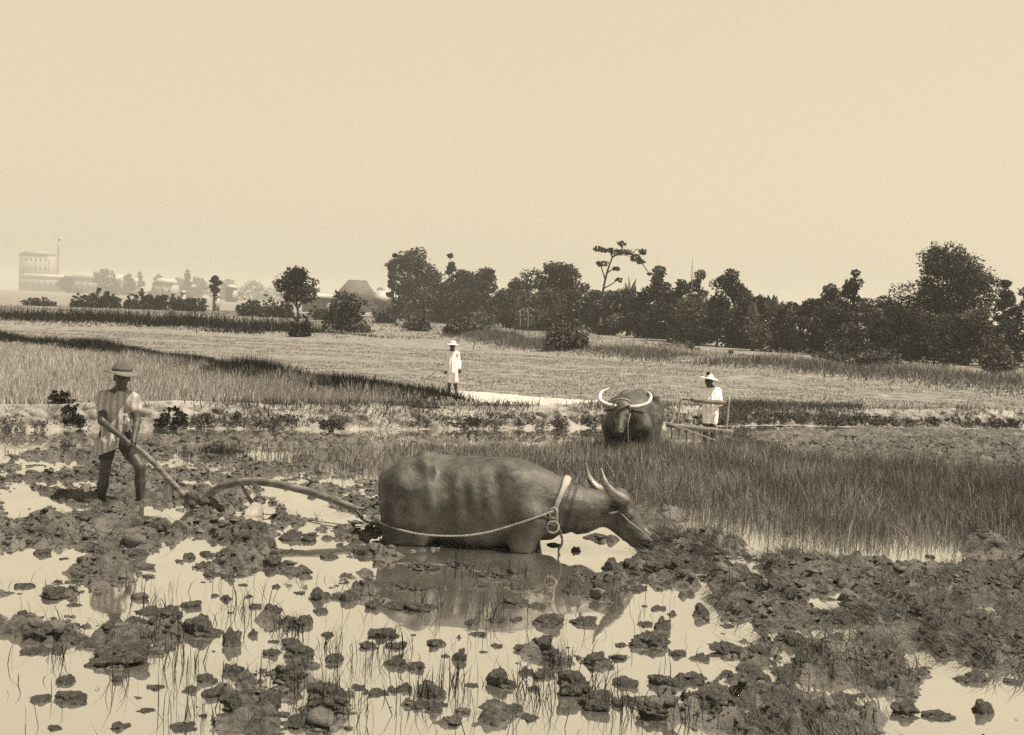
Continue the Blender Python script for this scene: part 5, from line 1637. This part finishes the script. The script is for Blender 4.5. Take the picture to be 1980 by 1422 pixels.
def campaign_hat(root, hd, sd, f, up, S):
    def pinch(V):
        a = np.arctan2(V[:, 1], V[:, 0]); r = np.hypot(V[:, 0], V[:, 1])
        t = np.clip(V[:, 2] / 0.15, 0, 1)
        k = 1 - 0.20 * t ** 1.5 * (0.5 + 0.5 * np.cos(4 * a + 0.8))
        V = V.copy(); V[:, 0] *= k; V[:, 1] *= k * 1.05
        V[:, 2] += 0.018 * np.sin(a * 2 + 0.7) * np.clip((r - 0.10) / 0.08, 0, 1) - 0.012 * (r > 0.15)
        V[:, 2] += 0.012 * t * np.cos(2 * a + 1.2)
        return V
    prof_ = [(0.0, 0.140), (0.022, 0.150), (0.045, 0.142), (0.070, 0.105), (0.088, 0.055), (0.097, 0.012), (0.104, 0.004), (0.14, 0.001), (0.182, -0.002), (0.183, -0.007), (0.14, -0.005), (0.094, -0.003), (0.09, 0.03)]
    V, T = revolve(prof_, 40, pinch)
    hat = obj('hat', mesh('hat', place_hat(V, hd, sd, f, up, S, 0.062, 0.10, 0.04), T, smooth=True), M['hat'], root, label='tall pinched felt hat with a flat brim')
    V, T = revolve([(0.0955, 0.036), (0.1005, 0.035), (0.1035, 0.010), (0.0985, 0.008)], 40, None)
    V[:, 1] *= 1.03
    obj('hat_band', mesh('hat_band', place_hat(V, hd, sd, f, up, S, 0.062, 0.10, 0.04), T, smooth=True), M['band'], hat)


def straw_round(root, hd, sd, f, up, S):
    prof_ = [(0.0, 0.085), (0.05, 0.083), (0.085, 0.07), (0.096, 0.03), (0.10, 0.008), (0.15, -0.012), (0.185, -0.022), (0.186, -0.028), (0.15, -0.018), (0.095, 0.0)]
    V, T = revolve(prof_, 36, None)
    obj('hat', mesh('hat', place_hat(V, hd, sd, f, up, S, 0.065, 0.0), T, smooth=True), M['straw_hat'], root, label='pale straw hat with a drooping brim')


def turned_hat(root, hd, sd, f, up, S):
    def bend(V):
        V = V.copy(); r = np.hypot(V[:, 0], V[:, 1])
        V[:, 2] += 0.05 * (V[:, 1] / 0.19) * (r > 0.11) + 0.0
        return V
    prof_ = [(0.0, 0.075), (0.045, 0.07), (0.075, 0.05), (0.093, 0.015), (0.10, 0.006), (0.15, -0.012), (0.200, -0.026), (0.201, -0.032), (0.15, -0.018), (0.095, 0.0)]
    V, T = revolve(prof_, 36, bend)
    hat = obj('hat', mesh('hat', place_hat(V, hd, sd, f, up, S, 0.062, -0.05, 0.12), T, smooth=True), M['straw_hat'], root, label='pale straw hat with its front brim turned up')
    V, T = ico(2)
    V = V * [0.035, 0.05, 0.03]
    V = V * (1 + 0.2 * fbm(V[:, 0] * 50, V[:, 1] * 50, V[:, 2] * 50, 2)[:, None]) + [0.0, 0.035, 0.085]
    obj('leaf_sprig', mesh('leaf_sprig', place_hat(V, hd, sd, f, up, S, 0.062, -0.05), T), M['leaf'], hat)


# the man at the plough
Y1 = 12.2
j = lambda a, b, d=0.0: W(a, b, Y1 + d)
J1 = dict(head=j(236, 730, -.03), neck=j(231, 756, 0), pelvis=j(222, 843, 0.03), shL=j(198, 769, -.03), shR=j(257, 769, .02),
          elL=j(197, 815, -.15), wrL=j(239, 848, -.27), haL=j(248, 858, -.27), elR=j(265, 815, -.06), wrR=j(259, 847, -.20), haR=j(257, 858, -.25),
          hipL=j(210, 850, 0.03), hipR=j(236, 850, 0.03), knL=j(203, 909, -.02), knR=j(271, 903, -.10), anL=j(192, 988, .08), anR=j(271, 984, .0))
hem1 = j(205, 876, 0)
p1 = person('man in a pinched felt hat and faded long shirt gripping the plough handle', J1, 0.99, (0.30, -0.93, -0.12), 'shirt', 'shorts', campaign_hat, hem1, h=0.0095,
            sleeves=0.44, bottom_tilt=(0.42, 0, -1), shorts_end=0.55, fold=1.25)
# cloth pouch knotted at his waist
s = SDF((-0.1, -0.1, -0.12), (0.1, 0.1, 0.1), 0.008)
s.ell((0, 0, -0.02), (0.042, 0.032, 0.055), 0.02)
s.ell((0.005, -0.01, 0.045), (0.022, 0.02, 0.02), 0.02)
s.wave(lambda x, y, z: 0.008 * np.sin(np.arctan2(y, x) * 6) + 0.006 * fbm(x * 30, y * 30, z * 30, 2))
V, Q = s.out()
c = j(242, 812, -0.15)
obj('cloth_pouch', mesh('cloth_pouch', V + c, None, Q, smooth=True), M['shirt'], None, 'small bunched cloth pouch tied at the waist of the man with the plough', 'pouch')

# the man at the harrow
Y2 = 20.9
j = lambda a, b, d=0.0: W(a, b, Y2 + d)
J2 = dict(head=j(1371, 736, -.03), neck=j(1374, 750, 0), pelvis=j(1374, 793, 0), shL=j(1361, 757, 0), shR=j(1388, 757, .02),
          elL=j(1357, 776, -.1), wrL=j(1349, 774, -.33), haL=j(1347, 774, -.40), elR=j(1392, 780, -.05), wrR=j(1378, 778, -.30), haR=j(1373, 776, -.38),
          hipL=j(1368, 797, 0), hipR=j(1380, 797, 0), knL=j(1365, 828, -.03), knR=j(1379, 828, -.03), anL=j(1362, 868, .03), anR=j(1378, 868, .03))
person('man in a white smock and turned up straw hat standing behind the harrow', J2, 0.90, (-0.55, -0.85, -0.12), 'white', 'white', turned_hat, j(1375, 801, 0), h=0.0115,
       sleeves=0.95, shorts_end=0.60, bottom_tilt=(0, 0, -1), palmn=((0, 0.3, -1), (0, 0.3, -1)))

# the boy on the far side of the bank
gzb = 0.13
Y3 = 28.3
j = lambda a, b, d=0.0: W(a, b, Y3 + d)
J3 = dict(head=j(875, 669, -.02), neck=j(874, 679, 0), pelvis=j(875, 713, 0), shL=j(865, 684, 0), shR=j(884, 684, 0),
          elL=j(862, 701, .02), wrL=j(861, 716, -.03), haL=j(861, 720, -.04), elR=j(888, 700, .02), wrR=j(889, 714, -.03), haR=j(889, 718, -.04),
          hipL=j(870, 717, 0), hipR=j(881, 717, 0), knL=j(869, 737, -.02), knR=j(881, 737, -.02), anL=j(868, 755.5, 0), anR=j(881, 756.5, 0))
person('boy in loose white clothes and straw hat standing beyond the bank', J3, 0.80, (0.1, -1, -0.05), 'white', 'white', straw_round, j(875, 721, 0), h=0.011,
       sleeves=1.85, shorts_end=1.0, grip=(True, False))
V, T = tube([j(863, 722, -.06), j(850, 716, -.2), j(838, 726, -.3), j(822, 736, -.4)], [0.010, 0.010, 0.009, 0.006], 6, 4)
V, T = tube([j(862, 721, -.06), j(845, 716.5, -.2), j(834, 726, -.3), j(820, 738, -.4)], [0.010, 0.010, 0.009, 0.006], 6, 4)
obj('stick', mesh('stick', V, T, smooth=True), M['bark'], None, 'thin bent stick held low by the boy in white', 'stick')

# ------------------------------------------------------------------ air
V, T = box((0, 0, 0), (6100, 6100, 1))
V = np.array([(x, y, z) for x in (-3050, 3050) for y in (-3050, 3050) for z in (-1.7, 40)], float)
mh = bpy.data.materials.new('haze'); mh.use_nodes = True
n, l = mh.node_tree.nodes, mh.node_tree.links
n.clear()
pv = n.new('ShaderNodeVolumePrincipled')
pv.inputs['Color'].default_value = (0.62, 0.62, 0.62, 1)
pv.inputs['Density'].default_value = 0.0006
pv.inputs['Anisotropy'].default_value = 0.2
mo = n.new('ShaderNodeOutputMaterial')
l.new(pv.outputs[0], mo.inputs['Volume'])
obj('haze', mesh('haze', V, T), mh, kind='stuff')
